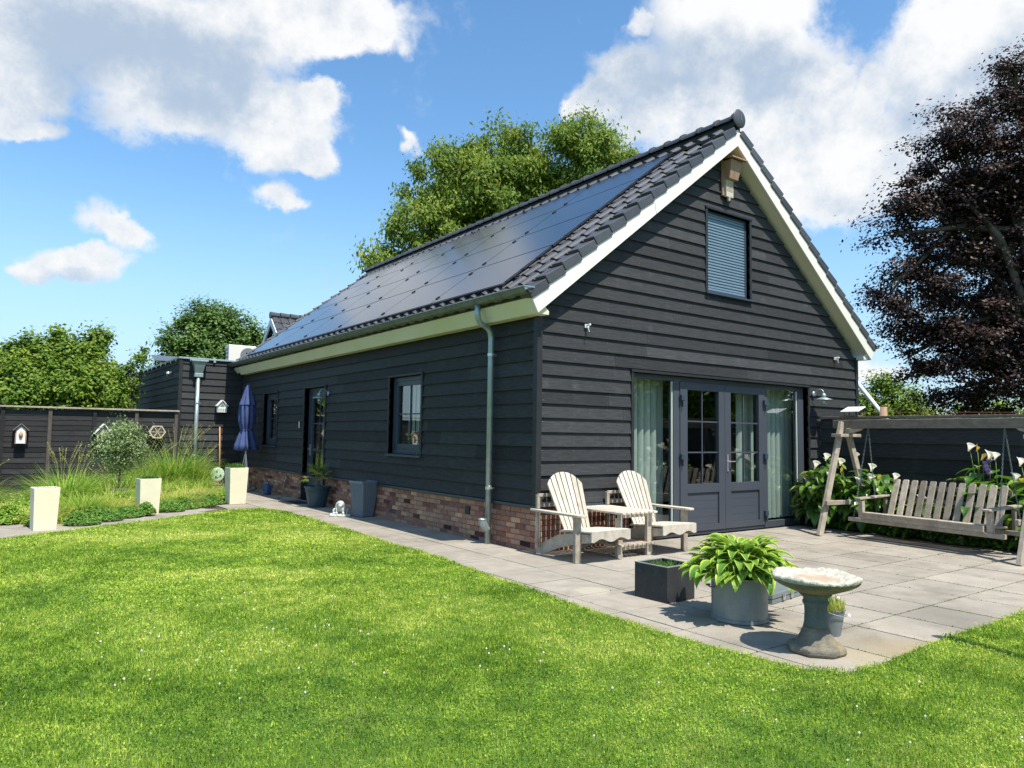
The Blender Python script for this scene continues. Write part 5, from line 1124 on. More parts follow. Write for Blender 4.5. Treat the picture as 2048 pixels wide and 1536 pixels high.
# dog statue
dg = thing('dog_statue', 'small weathered stone statue of a sitting dog beside the ribbed planter', 'statue', (-.52, 5.02, .022), rad(-28))
q = MB(); q.lathe([(.19,0),(.195,.02),(.185,.04),(.17,.045)], 28, fn=lambda t, z: 1/(max(abs(cos(t)), abs(sin(t))*1.25)**.6)); q.build('plinth', 'statue', dg, bevel=.004)
def ell(q, c, r, rot=(0,0,0)):
    X = Matrix.Translation(c) @ Euler(rot).to_matrix().to_4x4() @ Matrix.Diagonal((*r, 1)); n_ = 14; vs = [X @ Vector((0,0,-1))]; fs_ = []
    for i in range(1, 9):
        p = -PI/2+PI*i/9
        for k in range(n_): t = 2*PI*k/n_; vs.append(X @ Vector((cos(p)*cos(t), cos(p)*sin(t), sin(p))))
    vs.append(X @ Vector((0,0,1)))
    for k in range(n_): fs_.append((0, 1+(k+1) % n_, 1+k)); fs_.append((len(vs)-1, len(vs)-1-n_+k, len(vs)-1-n_+(k+1) % n_))
    for i in range(7):
        for k in range(n_): a = 1+i*n_; fs_.append((a+k, a+(k+1) % n_, a+n_+(k+1) % n_, a+n_+k))
    q.add(vs, fs_)
q = MB()
ell(q, (.0, .06, .115), (.115, .115, .085)); ell(q, (0, -.01, .155), (.085, .095, .095), (.5, 0, 0)); ell(q, (0, -.075, .215), (.068, .072, .062)); ell(q, (0, -.135, .195), (.038, .048, .034)); ell(q, (0, -.155, .175), (.030, .032, .020))
for sx in (-1, 1):
    ell(q, (sx*.068, -.070, .195), (.020, .034, .060), (0, sx*-.25, 0)); ell(q, (sx*.055, -.085, .10), (.026, .028, .065)); ell(q, (sx*.058, -.120, .060), (.028, .045, .020)); ell(q, (sx*.105, .045, .085), (.045, .085, .050)); ell(q, (sx*.11, -.045, .058), (.03, .055, .018)); ell(q, (sx*.028, -.125, .228), (.014, .012, .010))
ell(q, (.05, .17, .065), (.07, .03, .02), (0, 0, .6)); ell(q, (0, -.182, .200), (.013, .010, .009))
o = q.build('dog', 'statue', dg, split=0); rmd = o.modifiers.new('remesh', 'REMESH'); rmd.mode = 'VOXEL'; rmd.voxel_size = .007; rmd.use_smooth_shade = True; sm_ = o.modifiers.new('smooth', 'SMOOTH'); sm_.iterations = 3
# cream planters
def cream(loc, h_, top, bot, label, seed, plant, rz=0.0):
    t = thing('cream_planter', label, 'planter', loc, rz, 'tall cream planters along the flower bed'); a, b = bot/2, top/2; w_ = .022
    q = MB(); vo = [(-a,-a,0),(a,-a,0),(a,a,0),(-a,a,0),(-b,-b,h_),(b,-b,h_),(b,b,h_),(-b,b,h_),(-b+w_,-b+w_,h_),(b-w_,-b+w_,h_),(b-w_,b-w_,h_),(-b+w_,b-w_,h_),(-b+w_,-b+w_,h_-.05),(b-w_,-b+w_,h_-.05),(b-w_,b-w_,h_-.05),(-b+w_,b-w_,h_-.05)]
    q.add(vo, [(0,3,2,1),(0,1,5,4),(1,2,6,5),(2,3,7,6),(3,0,4,7)]+[(4+k,4+(k+1)%4,8+(k+1)%4,8+k) for k in range(4)]+[(8+k,8+(k+1)%4,12+(k+1)%4,12+k) for k in range(4)]+[(12,13,14,15)]); q.build('pot', 'cream_pot', t, bevel=.006)
    q = MB(); q.box(-b+w_+.002, b-w_-.002, -b+w_+.002, b-w_-.002, h_-.048, h_-.02); q.build('potting_soil', 'soil', t)
    rd = random.Random(seed); q = MB()
    if plant:
        for _ in range(60): tuft(q, rd.uniform(-b*.85, b*.85), rd.uniform(-b*.85, b*.85), h_-.02, .02, 14, .05, plant, .007, .9, .5, -.3, .45, rd)
    else:
        for _ in range(14): tuft(q, rd.uniform(-b*.7, b*.7), rd.uniform(-b*.7, b*.7), h_-.02, .02, 5, .015, .04, .006, 1.2, .5, .4, .4, rd)
    q.build('foliage', 'cover', t, split=0); return t
cream((-4.98, 5.42, .015), .62, .33, .29, 'tall cream planter with bare top at the left end of the flower bed', 1, 0, rad(6))
cream((-3.34, 6.98, .015), .63, .35, .31, 'tall cream planter with a low green cushion in the middle of the flower bed', 2, .11, rad(4))
cream((-1.51, 8.12, .022), .74, .37, .32, 'tall cream planter with dense green heather nearest the blue parasol', 3, .15, rad(2))
# blue parasol
pa = thing('parasol', 'folded blue garden parasol standing in the corner by the annex', 'parasol', (-.45, 11.25, .022))
rd = random.Random(8); pz = [(.05,1.02),(.17,1.00),(.27,1.04),(.245,1.16),(.19,1.34),(.145,1.47),(.125,1.52),(.15,1.60),(.18,1.75),(.185,1.95),(.17,2.10),(.15,2.22)]
pl8 = lambda t, z: 1+.16*sin(8*t+z*2.2)+.07*sin(13*t+z*5)+(.10*sin(3*t+1))
q = MB(); q.lathe(pz, 72, fn=pl8, cap0=False, cap1=False); cv = q.build('canopy', 'blue_cloth', pa, smooth=True)
q = MB(); q.lathe([(.20,2.15),(.185,2.22),(.125,2.38),(.09,2.52),(.06,2.60),(.02,2.66),(.001,2.67)], 60, fn=lambda t, z: 1+.13*sin(6*t+z*3)*(1 if z < 2.5 else .3)+.06*sin(11*t), cap0=False, cap1=False); q.build('top_flap', 'blue_cloth', cv, smooth=True)
q = MB(); q.lathe([(.131,1.50),(.137,1.515),(.137,1.535),(.131,1.55)], 40, fn=lambda t, z: 1+.06*sin(8*t), cap0=False, cap1=False); q.build('strap', 'blue_cloth', cv)
q = MB(); q.tube([(0,0,.05),(0,0,2.6)], .024, 10); q.build('pole', 'alu', pa, smooth=True)
for a in (.6, 2.7, 4.8):
    q = MB(); q.tube([(.02*cos(a), .02*sin(a), .92), (.17*cos(a), .17*sin(a), .04)], .011, 6); q.build('strut', 'alu', pa)
q = MB(); q.lathe([(.24,0),(.25,.02),(.24,.05),(.06,.07)], 24); q.build('base', 'grey_metal', pa, bevel=.004)
# watering can
wc = thing('watering_can', 'blue plastic watering can on the paving behind the cream planter', 'watering can', (-.28, 11.0, .022), .6)
wc.location = (-.30, 9.95, .022)
q = MB(); q.lathe([(.09,0),(.10,.02),(.095,.20),(.075,.25),(.04,.26)], 20, fn=lambda t, z: 1+.12*cos(2*t)); b_ = q.build('body', 'blue_plastic', wc, smooth=True)
q = MB(); q.tube([(.09,0,.05),(.20,0,.20),(.26,0,.30)], [.022,.014,.012], 10); q.build('spout', 'blue_plastic', wc, smooth=True)
q = MB(); q.tube([(-.085,0,.06),(-.15,0,.14),(-.13,0,.27),(-.03,0,.33),(.05,0,.30),(.06,0,.24)], .010, 8); q.build('handle', 'blue_plastic', wc, smooth=True)
# hose reel
hr = thing('hose_reel', 'pale green and black hose reel standing by the annex wall', 'hose reel', (-.78, 12.75, .022), rad(10))
q = MB(); q.X = Matrix.Translation((0, .10, .34)) @ Matrix.Rotation(rad(90), 4, 'X'); q.lathe([(.18,0),(.18,.02),(.09,.02),(.09,.18),(.18,.18),(.18,.20)], 28); q.build('drum', 'rubber', hr)
q = MB(); q.X = Matrix.Translation((0, -.105, .34)) @ Matrix.Rotation(rad(90), 4, 'X'); q.lathe([(.185,0),(.19,.012),(.165,.025),(.11,.018),(.07,.03),(.0008,.035)], 28, cap1=False); q.build('side_disc', 'green_plastic', hr, smooth=True)
q = MB()
for k in range(3): a = k*2.094+1.9; q.lathe([(.022,0),(.022,.004)], 12, (0,0,0)); q.v = q.v[:-24]+[(v[0]+.075*cos(a), -.137-v[2], v[1]+.34+.075*sin(a)) for v in q.v[-24:]]
q.build('disc_hole', 'rubber', hr, split=0)
q = MB()
for y in (-.10, .10): q.tube([(-.20, y, 0), (-.10, y, .30), (0, y, .54), (.10, y, .30), (.20, y, 0)], .014, 8)
q.tube([(0,-.10,.54),(0,.10,.54)], .014, 8); q.build('stand', 'grey_metal', hr, split=0)
q = MB(); 
for k in range(6): q.add(*(lambda m: (m.v, m.f))((lambda m: (m.tube([(.12*cos(a), .06-k*.026, .34+.12*sin(a)) for a in [2*PI*i/20 for i in range(21)]], .012, 6, False), m)[1])(MB())))
q.build('wound_hose', 'green_plastic', hr, split=0, smooth=True)
# garden hose from the tap
q = MB(); pts = [(-.10,9.31,.36),(-.12,9.32,.24),(-.18,9.2,.12),(-.26,9.05,.045),(-.34,8.9,.036),(-.42,8.9,.036),(-.46,9.3,.036),(-.42,9.8,.036),(-.30,10.4,.036),(-.22,11.2,.036),(-.3,12.0,.036),(-.55,12.5,.036)]
sp_ = [Vector(p) for p in pts]; fine_ = []
for i in range(len(sp_)-1):
    p0, p1, p2, p3 = sp_[max(i-1,0)], sp_[i], sp_[i+1], sp_[min(i+2,len(sp_)-1)]
    for k in range(6): t = k/6; fine_.append(.5*((2*p1)+(p2-p0)*t+(2*p0-5*p1+4*p2-p3)*t*t+(3*p1-p0-3*p2+p3)*t**3))
q.tube(fine_, .011, 8); o = q.build('garden_hose', 'hose', None, smooth=True, split=0); tag(o, 'tan garden hose hanging from the tap down onto the paving', 'hose')
# doormat by the side door
q = MB(); q.box(-.62, -.16, 7.45, 8.15, .023, .035); o = q.build('doormat', 'rubber', None, bevel=.003); tag(o, 'dark doormat on the paving before the side door', 'doormat')

# ------------------------------------------------------------------ trees and shrubs
WAL = [(11.94,18.13,11.81,2.85),(12.1,18.02,13.62,1.54),(10.3,18.02,12.31,1.7),(9.72,19.53,11.94,1.75),(8.71,18.96,10.07,1.47),(7.81,19.43,9.16,1.15),(6.75,18.84,8.46,.6),(10.16,18.11,9.71,1.9),(13.34,17.1,12.96,1.98),(13.87,15.37,13.01,1.49),(14.5,14.81,14.08,1.06),(14.35,16.28,14.75,.77),(15.58,15.18,13.13,1.31),(15.49,13.87,13.16,.59),(13.02,17.35,10.94,2.19),(14.86,15.83,11.82,1.75),(12.54,18.93,9.84,1.8),(11.51,17.21,14.1,.75),(10.16,19.28,13.76,.66),(16.83,15.36,12.56,1.34),(13.5,18.5,9.0,2.6),(10.5,20.0,8.0,2.2)]
tree('walnut_tree', 'large green walnut tree with drooping leaves behind the roof ridge', 'tree', (12.9,17.6,0), (12.4,18.0,11.5), .35, WAL, 125000, .19, 'walnut', clump=.50, droop=.9, aspect=.42, seed=3, nclump=560, shell=.5, up=.6, tintbias=.22)
BEE = [(12.12,-.83,7.71,1.57),(12.79,-1.23,9.25,1.02),(12.26,-1.24,9.9,.45),(11.39,-.33,8.49,.79),(11.19,.13,7.78,.8),(10.53,.39,6.89,.67),(10.34,.76,6.15,.62),(11.83,-.1,6.69,1.49),(10.87,.82,5.2,.8),(11.67,.3,5.22,1.5),(13.04,-.43,5.77,1.87),(13.27,-1.09,6.84,1.72),(10.95,.65,4.26,.8),(11.65,.33,3.83,1.03),(10.9,.76,3.35,.57),(11.98,-.47,3.67,1.34),(13.21,-.93,4.08,1.48),(12.26,.19,2.71,.93),(13.07,-.53,2.6,.92),(13.54,-2.0,8.04,1.67),(14.47,-1.62,4.83,2.08),(12.07,-.69,9.01,.57),(11.28,-.07,8.78,.4),(10.26,.92,4.67,.39),(13.6,-3.6,5.5,2.0),(13.4,-3.4,8.4,1.5),(13.0,-2.2,9.8,.8)]
BEE = [(a+.22*(13.0-a)*.35, b_-.10, c, d*(.80 if a < 12.2 else .95)) for a, b_, c, d in BEE]
lb = [(a-13.3, b+1.6, c, d) for a, b, c, d in BEE]
tree('copper_beech', 'tall copper beech with dark purple leaves beyond the fence', 'tree', (13.3,-1.6,0), (13.1,-1.4,9.3), .28, BEE, 190000, .078, 'beech', clump=.36, aspect=.6, seed=5, nclump=900, shell=.3, up=.9, flat=.42, limbs=lb, tintbias=.05)
BUA = [(-5.22,18.66,3.45,0.53),(-4.48,18.63,3.61,0.58),(-3.85,18.59,3.85,0.55),(-3.13,18.53,4.11,0.34),(-2.94,18.51,4.44,0.16),(-3.49,18.56,3.25,0.81),(-4.77,18.14,2.7,0.96),(-4.01,18.1,2.52,1.05),(-3.06,18.02,2.94,0.64),(-2.6,17.97,2.5,0.5),(-5.86,18.66,3.11,0.73),(-5.54,18.66,3.8,0.27),(-4.81,18.65,4.01,0.24),(-4.07,18.61,4.34,0.21)]
tree('hazel_bush', 'big bright green leafy bush behind the left fence', 'bush', (-4.2,18.2,0), (-4.2,18.3,2.6), .12, BUA, 52000, .12, 'bush', clump=.26, aspect=.62, seed=7, nclump=420, shell=.4, up=.8)
BUB = [(-2.36,16.93,3.18,0.33),(-2.09,16.89,3.65,0.18),(-2.56,16.96,2.46,0.45),(-2.18,16.9,2.78,0.33),(-1.94,16.87,3.93,0.09)]
tree('small_tree', 'thin pale green young tree between the leafy bush and the annex', 'tree', (-2.35,16.9,0), (-2.3,16.9,3.4), .06, BUB, 3000, .10, 'bush', clump=.16, aspect=.5, seed=8, nclump=60, up=.4, tintbias=-.2)
ROU = [(3.52,31.58,6.58,1.42),(2.39,31.83,6.12,1.27),(4.7,31.28,6.53,1.3),(1.74,31.96,5.56,.88),(5.54,31.04,6.06,.92),(3.57,31.57,5.42,1.8),(3.72,31.53,7.51,.72),(2.81,31.74,7.18,.77),(6.0,31.95,4.83,1.62),(1.9,31.9,4.4,1.2)]
tree('oak_tree', 'round green tree in the distance above the annex roof', 'tree', (3.7,31.6,0), (3.7,31.6,6), .3, ROU, 46000, .16, 'oak', clump=.42, aspect=.6, seed=9, nclump=420, shell=.4, up=.8)
SMA = [(18.3,4.97,3.04,.64),(18.59,4.38,2.87,.58),(18.12,5.31,2.71,.59),(18.37,4.83,3.46,.37),(18.84,3.86,2.62,.49),(18.46,4.65,2.37,.99),(18.2,5.4,2.0,.9)]
tree('small_tree', 'small bright green tree seen between the house corner and the copper beech', 'tree', (18.4,4.7,0), (18.4,4.7,2.8), .10, SMA, 12000, .11, 'bush', clump=.28, seed=10, nclump=220, shell=.4, up=.8)
LOW = [(21.94,4.26,1.9,1.25),(22.37,3.15,2.1,1.35),(22.7,1.6,2.0,1.4),(21.63,5.2,1.9,1.1),(22.9,0.0,2.0,1.4),(23.0,-1.6,2.0,1.4),(23.1,-3.4,2.0,1.5)]
tree('hedge', 'green hedge low behind the copper beech', 'hedge', (22.5,1.5,0), (22.5,1.5,1.8), .1, LOW, 16000, .14, 'bush', clump=.35, seed=12, nclump=260, shell=.3)
LO2 = [(-9+i*1.5, 26+.4*sin(i*2.1), 1.35+.35*sin(i*1.7), 1.25) for i in range(7)]
tree('hedge', 'low green hedge far behind the left fence', 'hedge', (-4.5,26,0), (-4.5,26,1.4), .1, LO2, 12000, .16, 'oak', clump=.4, seed=13, nclump=260, shell=.3)
# trees on the south side of the garden, outside the photo, mirrored in the terrace doors
for i, (x, y, h_) in enumerate(((12.0,-7.2,5.2),(14.5,-11,6.6),(10.5,-13.5,5.6),(17.5,-8.5,6.2))):
    bl_ = [(x+1.4*cos(k*1.7+i), y+1.4*sin(k*1.7+i), h_*(.35+.11*(k % 5)), 1.35) for k in range(8)]+[(x, y, h_-1.2, 1.4)]
    tree('garden_tree', ['broad green tree on the open side of the garden, nearest the fence end', 'tallest green tree standing south east of the garden', 'green tree standing south of the terrace', 'green tree farthest out beyond the fence'][i], 'tree', (x, y, 0), (x, y, h_-1.5), .18, bl_, 9000, .20, 'walnut' if i % 2 else 'bush', clump=.5, seed=30+i, nclump=160, shell=.4)
# olive in a basket
OL = [(0,0,1.30,.36),(-.24,.03,1.15,.28),(.25,-.03,1.10,.28),(0,0,.88,.28),(.19,-.02,1.40,.20),(-.42,.05,1.03,.15),(-.36,.04,1.28,.15),(-.05,0,1.52,.17)]
ol = thing('olive_tree', 'silvery green olive tree in a wicker basket before the left fence', 'tree', (-3.53,9.05,.015))
trunk(ol, (0,0,.30), (.02,0,1.15), .028, OL, seed=4)
leafcloud('crown', OL, 7200, .052, 'olive', ol, (0,0,0), clump=.13, aspect=.42, seed=14, nclump=240, shell=.3, up=.3)
q = MB(); q.lathe([(.17,0),(.20,.30),(.20,.33),(.18,.33),(.17,.27),(.0008,.27)], 40, fn=lambda t, z: 1+.03*(1 if int(t*40/6.283+int(z*30)) % 2 else -1), cap1=False); q.build('basket', 'wood_dull', ol)

# ------------------------------------------------------------------ bed planting
def grasst(loc, label, n_, h0, h1, r, spread, droop, tb, w=.008, plumes=0, seed=1, tv=.45, m='hglass', group='ornamental grasses in the flower bed'):
    n_ = int(n_*2.6); w *= 1.5; r *= 1.35; h0 *= 1.12; h1 *= 1.15
    rd = random.Random(seed); t = thing('ornamental_grass', label, 'grass plant', loc, 0, group); q = MB()
    tuft(q, 0, 0, 0, r, n_, h0, h1, w, spread, droop, tb, tv, rd); q.build('blades', m, t, split=0)
    if plumes:
        q = MB()
        for _ in range(plumes):
            a = rd.uniform(0, 2*PI); e = rd.uniform(.2, .75); L_ = h1*rd.uniform(1.0, 1.2); pts = [Vector((0,0,.05))+Vector((cos(a)*e*s_*s_*.8, sin(a)*e*s_*s_*.8, s_*(1-.15*s_*e)))*L_ for s_ in [k/8 for k in range(9)]]
            q.tube(pts, .0018, 3, False, tint=.5); 
            for k in range(26):
                p = pts[6].lerp(pts[8], rd.random()); q.leaf(p, (rd.uniform(-.5,.5), rd.uniform(-.5,.5), .6), (0,0,1), .035, .006, .3, ns=2, cross=2, tc=rd.uniform(.3, 1), te=.9)
        q.build('seed_heads', m, t, split=0)
    return t
G_ = [((-4.55,8.3,.015),'tall arching green grass clump at the left end of the bed',330,.45,.95,.20,.65,.9,-.15,.011,12),
 ((-4.15,7.5,.015),'yellow green grass clump just right of the bare cream planter',260,.3,.60,.18,.8,1.3,.25,.009,0),
 ((-5.35,8.2,.015),'low bright yellow green mound of grass at the left edge',330,.22,.42,.25,1.1,1.6,.45,.007,0),
 ((-5.15,7.0,.015),'golden tufted grass beside the paving on the far left',300,.20,.40,.22,1.1,1.6,.6,.007,0),
 ((-4.75,6.3,.015),'shaggy yellow grass pressed behind the bare cream planter',240,.2,.40,.18,1.0,1.5,.4,.007,0),
 ((-3.75,8.6,.015),'green grass clump below the grey nest box',280,.35,.66,.18,.7,1.2,.05,.009,4),
 ((-3.72,7.5,.015),'bronze tinted grass beside the middle cream planter',260,.28,.52,.18,.9,1.4,.75,.008,0),
 ((-4.35,6.75,.015),'long leaved green grass leaning over the bare cream planter',240,.32,.58,.15,.9,1.4,.0,.010,0),
 ((-2.75,8.55,.015),'straw coloured grass right of the middle cream planter',260,.28,.52,.18,.9,1.3,.6,.008,0),
 ((-2.25,9.2,.015),'pale golden grass in the middle of the right half of the bed',280,.28,.50,.2,.9,1.3,.8,.008,0),
 ((-2.0,11.6,.015),'tallest feathery grass clump before the annex corner',380,.7,1.30,.22,.55,.8,-.2,.011,26),
 ((-2.75,11.2,.015),'tall feathery grass clump right of the olive tree',260,.5,1.0,.2,.6,.9,-.1,.010,12),
 ((-1.65,9.7,.015),'fine green grass left of the heather planter',260,.28,.50,.2,.8,1.2,-.1,.007,0),
 ((-2.95,7.75,.015),'low green grass at the foot of the middle cream planter',200,.2,.42,.15,.9,1.4,.1,.008,0),
 ((-1.35,12.4,.015),'tall green grass at the foot of the annex downpipe',200,.5,.95,.15,.5,.8,-.1,.009,14),
 ((-3.25,10.2,.015),'green grass clump behind the olive basket',220,.4,.75,.2,.6,1.0,.0,.009,0),
 ((-5.9,9.4,.015),'grey green grass clump near the left fence end',240,.4,.75,.25,.7,1.1,-.1,.009,6),
 ((-4.2,9.9,.015),'tall green grass behind the left part of the bed',240,.45,.85,.25,.6,.9,.05,.009,10),
 ((-4.45,7.1,.015),'bright green grass clump right behind the bare cream planter',300,.3,.55,.18,.7,1.1,.15,.008,0),
 ((-3.95,6.9,.015),'golden green grass just left of the middle cream planter',300,.28,.48,.16,.8,1.3,.5,.007,0),
 ((-2.6,7.95,.015),'yellow green grass right behind the leafy edging of the bed',300,.26,.46,.16,.8,1.3,.45,.007,0),
 ((-2.1,8.75,.015),'straw tipped grass left of the heather planter',280,.26,.46,.16,.8,1.2,.7,.007,0),
 ((-3.1,9.6,.015),'green grass clump right of the olive basket',280,.35,.62,.2,.7,1.1,.1,.008,0),
 ((-2.5,10.3,.015),'broad green grass clump in the middle of the bed',300,.35,.65,.22,.7,1.1,.2,.009,4),
 ((-4.95,6.6,.015),'yellow grass mound left behind the bare cream planter',300,.25,.42,.2,1.0,1.5,.6,.007,0),
 ((-1.8,10.6,.015),'green grass clump behind the heather planter',280,.35,.65,.2,.6,1.0,.0,.008,4)]
for i, a in enumerate(G_): grasst(a[0], a[1], a[2], a[3], a[4], a[5], a[6], a[7], a[8], a[9], a[10], seed=50+i)
# small leaved ground cover along the path edge and through the bed
def cover(name, pts, n, label, hmax, size, m, seed, tb=0.):
    rg = np.random.default_rng(seed); C_ = np.array(pts); k = rg.integers(0, len(C_), n); a = rg.uniform(0, 2*PI, n); r = np.sqrt(rg.random(n))
    P = np.stack([C_[k,0]+C_[k,2]*r*np.cos(a), C_[k,1]+C_[k,2]*r*np.sin(a), np.zeros(n)], 1); hh_ = hmax*(.5+.7*vnoise(P[:,0], P[:,1], 3, seed))*(1-.7*r**2)
    P[:,2] = .02+hh_*(.35+.65*rg.random(n)); out = unit(np.stack([np.cos(a)*r*.6, np.sin(a)*r*.6, np.full(n, 1.)], 1)+rg.normal(size=(n,3))*.5); d = unit(np.cross(out, rg.normal(size=(n,3)))); sd = np.cross(d, out); s_ = (size*(.6+.8*rg.random(n)))[:,None]
    q = np.stack([P-d*s_*.5, P+sd*s_*.36, P+d*s_*.5, P-sd*s_*.36], 1); o = npmesh(name, q, 4, m, None, np.clip(rg.normal(size=n)*.5+tb, -1, 1)); tag(o, label, 'ground cover', kind='stuff')
cover('ground_cover', [(-4.45,5.75,.26),(-4.1,6.15,.28),(-3.75,6.5,.28),(-3.45,6.65,.2),(-2.95,7.15,.28),(-2.6,7.55,.28),(-2.25,7.85,.28),(-1.95,8.2,.26),(-4.2,6.5,.3),(-2.2,8.4,.3),(-2.7,8.0,.3)], 30000, 'dark green leafy ground cover along the path edge of the bed', .24, .030, 'cover', 61, .25)
cover('bed_foliage', [(-4.9,7.6,.5),(-4.3,8.3,.5),(-3.6,8.0,.5),(-3.3,9.0,.5),(-2.6,9.5,.5),(-2.2,10.2,.6),(-1.8,11.0,.55),(-3.4,11,.7),(-4.8,9.5,.8),(-1.6,9.0,.35),(-5.4,6.4,.25),(-5.0,5.95,.2)], 34000, 'mixed low foliage filling the flower bed', .34, .045, 'hglass', 62, -.1)
rd = random.Random(77)
t = thing('yellow_flowers', 'yellow flowering plant at the foot of the annex downpipe', 'plant', (-1.75,12.3,.015)); q = MB(); tuft(q, 0, 0, 0, .12, 90, .25, .45, .008, .7, .6, -.3, .3, rd); q.build('foliage', 'cover', t, split=0)
for k in range(9):
    q = MB(); x, y = rd.uniform(-.16,.16), rd.uniform(-.12,.12); q.lathe([(.003,-.01),(.028,0),(.03,.012),(.008,.02)], 8, (x, y, rd.uniform(.42,.48))); q.build('flower', 'petal_y', t)

# ------------------------------------------------------------------ calla lilies along the right fence
arrow = lambda t: max(.03, (min(1, t/.18)**.5)*(1-t)**.72*1.15)
def calla_plant(loc, label, n_, hgt, spread, flowers, seed):
    rd = random.Random(seed); t = thing('calla_lily', label, 'plant', loc, 0, 'calla lilies along the right fence'); q = MB(); n_ = int(n_*1.9); hgt *= 1.12
    for _ in range(n_):
        a = rd.uniform(0, 2*PI); r = spread*math.sqrt(rd.random()); hz = hgt*(1-.45*(r/spread)**2)*rd.uniform(.12, 1.0)**.7; b0 = Vector((r*.4*cos(a), r*.4*sin(a), .02)); b1 = Vector((r*cos(a), r*sin(a), hz))
        q.tube([b0, b0.lerp(b1, .5)+Vector((0,0,.06)), b1], .005, 4, False, tint=.2)
        a2 = a+rd.uniform(-.8, .8); L_ = rd.uniform(.20, .36); tb_ = rd.gauss(0, .5)
        q.leaf(b1-Vector((cos(a2), sin(a2), 0))*.04, (cos(a2), sin(a2), rd.uniform(-.3, .7)), (0, 0, 1), L_, L_*rd.uniform(.5, .68), rd.uniform(.5, 1.4), .30, ns=6, cross=4, tc=tb_, te=tb_+.12, shape=arrow, wave=.03)
    q.build('foliage', 'calla', t, split=0)
    for fx, fy, fz, kind in flowers:
        p = Vector((fx-loc[0], fy-loc[1], fz-loc[2])); q = MB(); b0 = Vector((p.x*.6+rd.uniform(-.05,.05), p.y*.7+rd.uniform(-.05,.05), max(.05, p.z*.3))); q.tube([b0, b0.lerp(p, .6)+Vector((.01,0,.02)), p-Vector((0,0,.03))], .0055, 6); st = q.build('flower_stem', 'stem', t, smooth=True)
        a0 = rd.uniform(2.2, 4.2); TL = Matrix.Rotation(rad(rd.uniform(18, 42)), 3, Vector((.85, -.55, 0)).normalized()) ; vs = []; NU, NV = 20, 8; sc_ = rd.uniform(.85, 1.15)*(.8 if kind != 'w' else 1.05)
        for i in range(NV+1):
            s_ = i/NV
            for k in range(NU):
                th = 2*PI*k/NU; tipf = max(0, cos(th-a0))**3
                rr = (.010+.044*s_**1.25*(1 if kind == 'w' else .5))*(1+.9*tipf*s_**3); z = -.06+.13*s_+(.045*tipf-.012)*s_**4*(1 if kind == 'w' else 2)-(.006*s_**6 if kind == 'w' else 0)
                vs.append(p+TL @ (Vector((rr*cos(th), rr*sin(th), z))*sc_))
        q = MB(); q.add(vs, [(i*NU+k, i*NU+(k+1) % NU, (i+1)*NU+(k+1) % NU, (i+1)*NU+k) for i in range(NV) for k in range(NU)]); q.build('flower', 'petal' if kind == 'w' else 'petal_y', st, smooth=True, recalc=False)
        q = MB(); q.tube([p, p+TL @ Vector((0,0,.055))*sc_], [.006,.004], 8); q.build('spadix', 'petal_y', st)
    return t
LF = [(-.178,.882,'y'),(-.379,1.08,'w'),(-.575,1.214,'w'),(-.812,1.139,'w'),(-.813,.999,'y'),(-1.053,1.246,'w'),(-1.33,1.071,'w'),(-1.29,.91,'w'),(-1.431,.902,'y'),(-1.69,.94,'w'),(-.20,.80,'w'),(-.235,.621,'y'),(-.12,.40,'y'),(-.6,.95,'w'),(-1.1,.85,'w')]
calla_plant((5.98,-.42,.022), 'calla lilies beside the terrace doors with white and yellow blooms', 120, 1.05, .42, [(5.75,y,z,k) for y,z,k in LF if y > -.7], 1)
calla_plant((6.0,-1.22,.022), 'calla lilies behind the left leg of the swing frame', 105, .95, .42, [(5.78,y,z,k) for y,z,k in LF if -1.5 < y <= -.7], 2)
calla_plant((6.08,-1.95,.022), 'low calla lilies behind the left half of the swing bench', 70, .55, .40, [(5.8,-1.69,.94,'w'),(5.85,-2.05,.60,'w')], 3)
RF = [(-2.717,1.429,'w'),(-2.818,1.409,'y'),(-2.883,1.289,'y'),(-2.977,1.306,'w'),(-3.046,1.309,'w'),(-3.358,1.236,'w'),(-3.282,1.018,'w'),(-3.338,.979,'y')]
calla_plant((6.05,-2.85,.022), 'tallest calla lilies with blooms above the right half of the swing bench', 110, 1.05, .42, [(5.9,y,z,k) for y,z,k in RF if y > -3.2], 4)
calla_plant((6.0,-3.55,.022), 'calla lilies behind the right leg of the swing frame', 105, .95, .42, [(5.9,y,z,k) for y,z,k in RF if y <= -3.2], 5)
calla_plant((5.95,-4.4,.022), 'calla lilies at the right edge of the terrace beyond the swing', 80, .85, .40, [(5.85,-4.3,1.0,'w'),(5.9,-4.6,1.1,'w')], 6)
t = thing('purple_flower', 'purple columbine flowering between the calla lilies above the bench', 'plant', (5.9,-2.93,.022)); rd = random.Random(4)
q = MB(); tuft(q, 0, 0, .3, .10, 110, .35, .62, .02, .5, .7, -.1, .4, rd); q.build('foliage', 'cover', t, split=0)
for k in range(5):
    q = MB(); x, y, z = rd.uniform(-.05,.05), rd.uniform(-.05,.05), 1.05+.045*k; q.lathe([(.004,-.03),(.03,-.015),(.038,.01),(.016,.03)], 9, (x, y, z), fn=lambda t, z: 1+.25*cos(5*t)); q.build('flower', 'petal_p', t)
cover('border_foliage', [(6.0,-1.7,.35),(6.0,-2.3,.38),(6.0,-3.0,.38),(5.85,-2.6,.3),(6.1,-.8,.3),(6.0,-3.8,.4),(6.0,-4.6,.4),(5.8,-3.4,.25)], 9000, 'dark low foliage under the swing bench', .34, .06, 'calla', 63, -.3)
cover('fallen_leaves', [(5.2,-2.4,.55),(5.3,-1.7,.4),(5.0,-3.3,.5),(1.5,-4.55,.6)], 40, 'a few dry leaves on the paving below the swing', .0, .035, 'hglass', 64, .9)

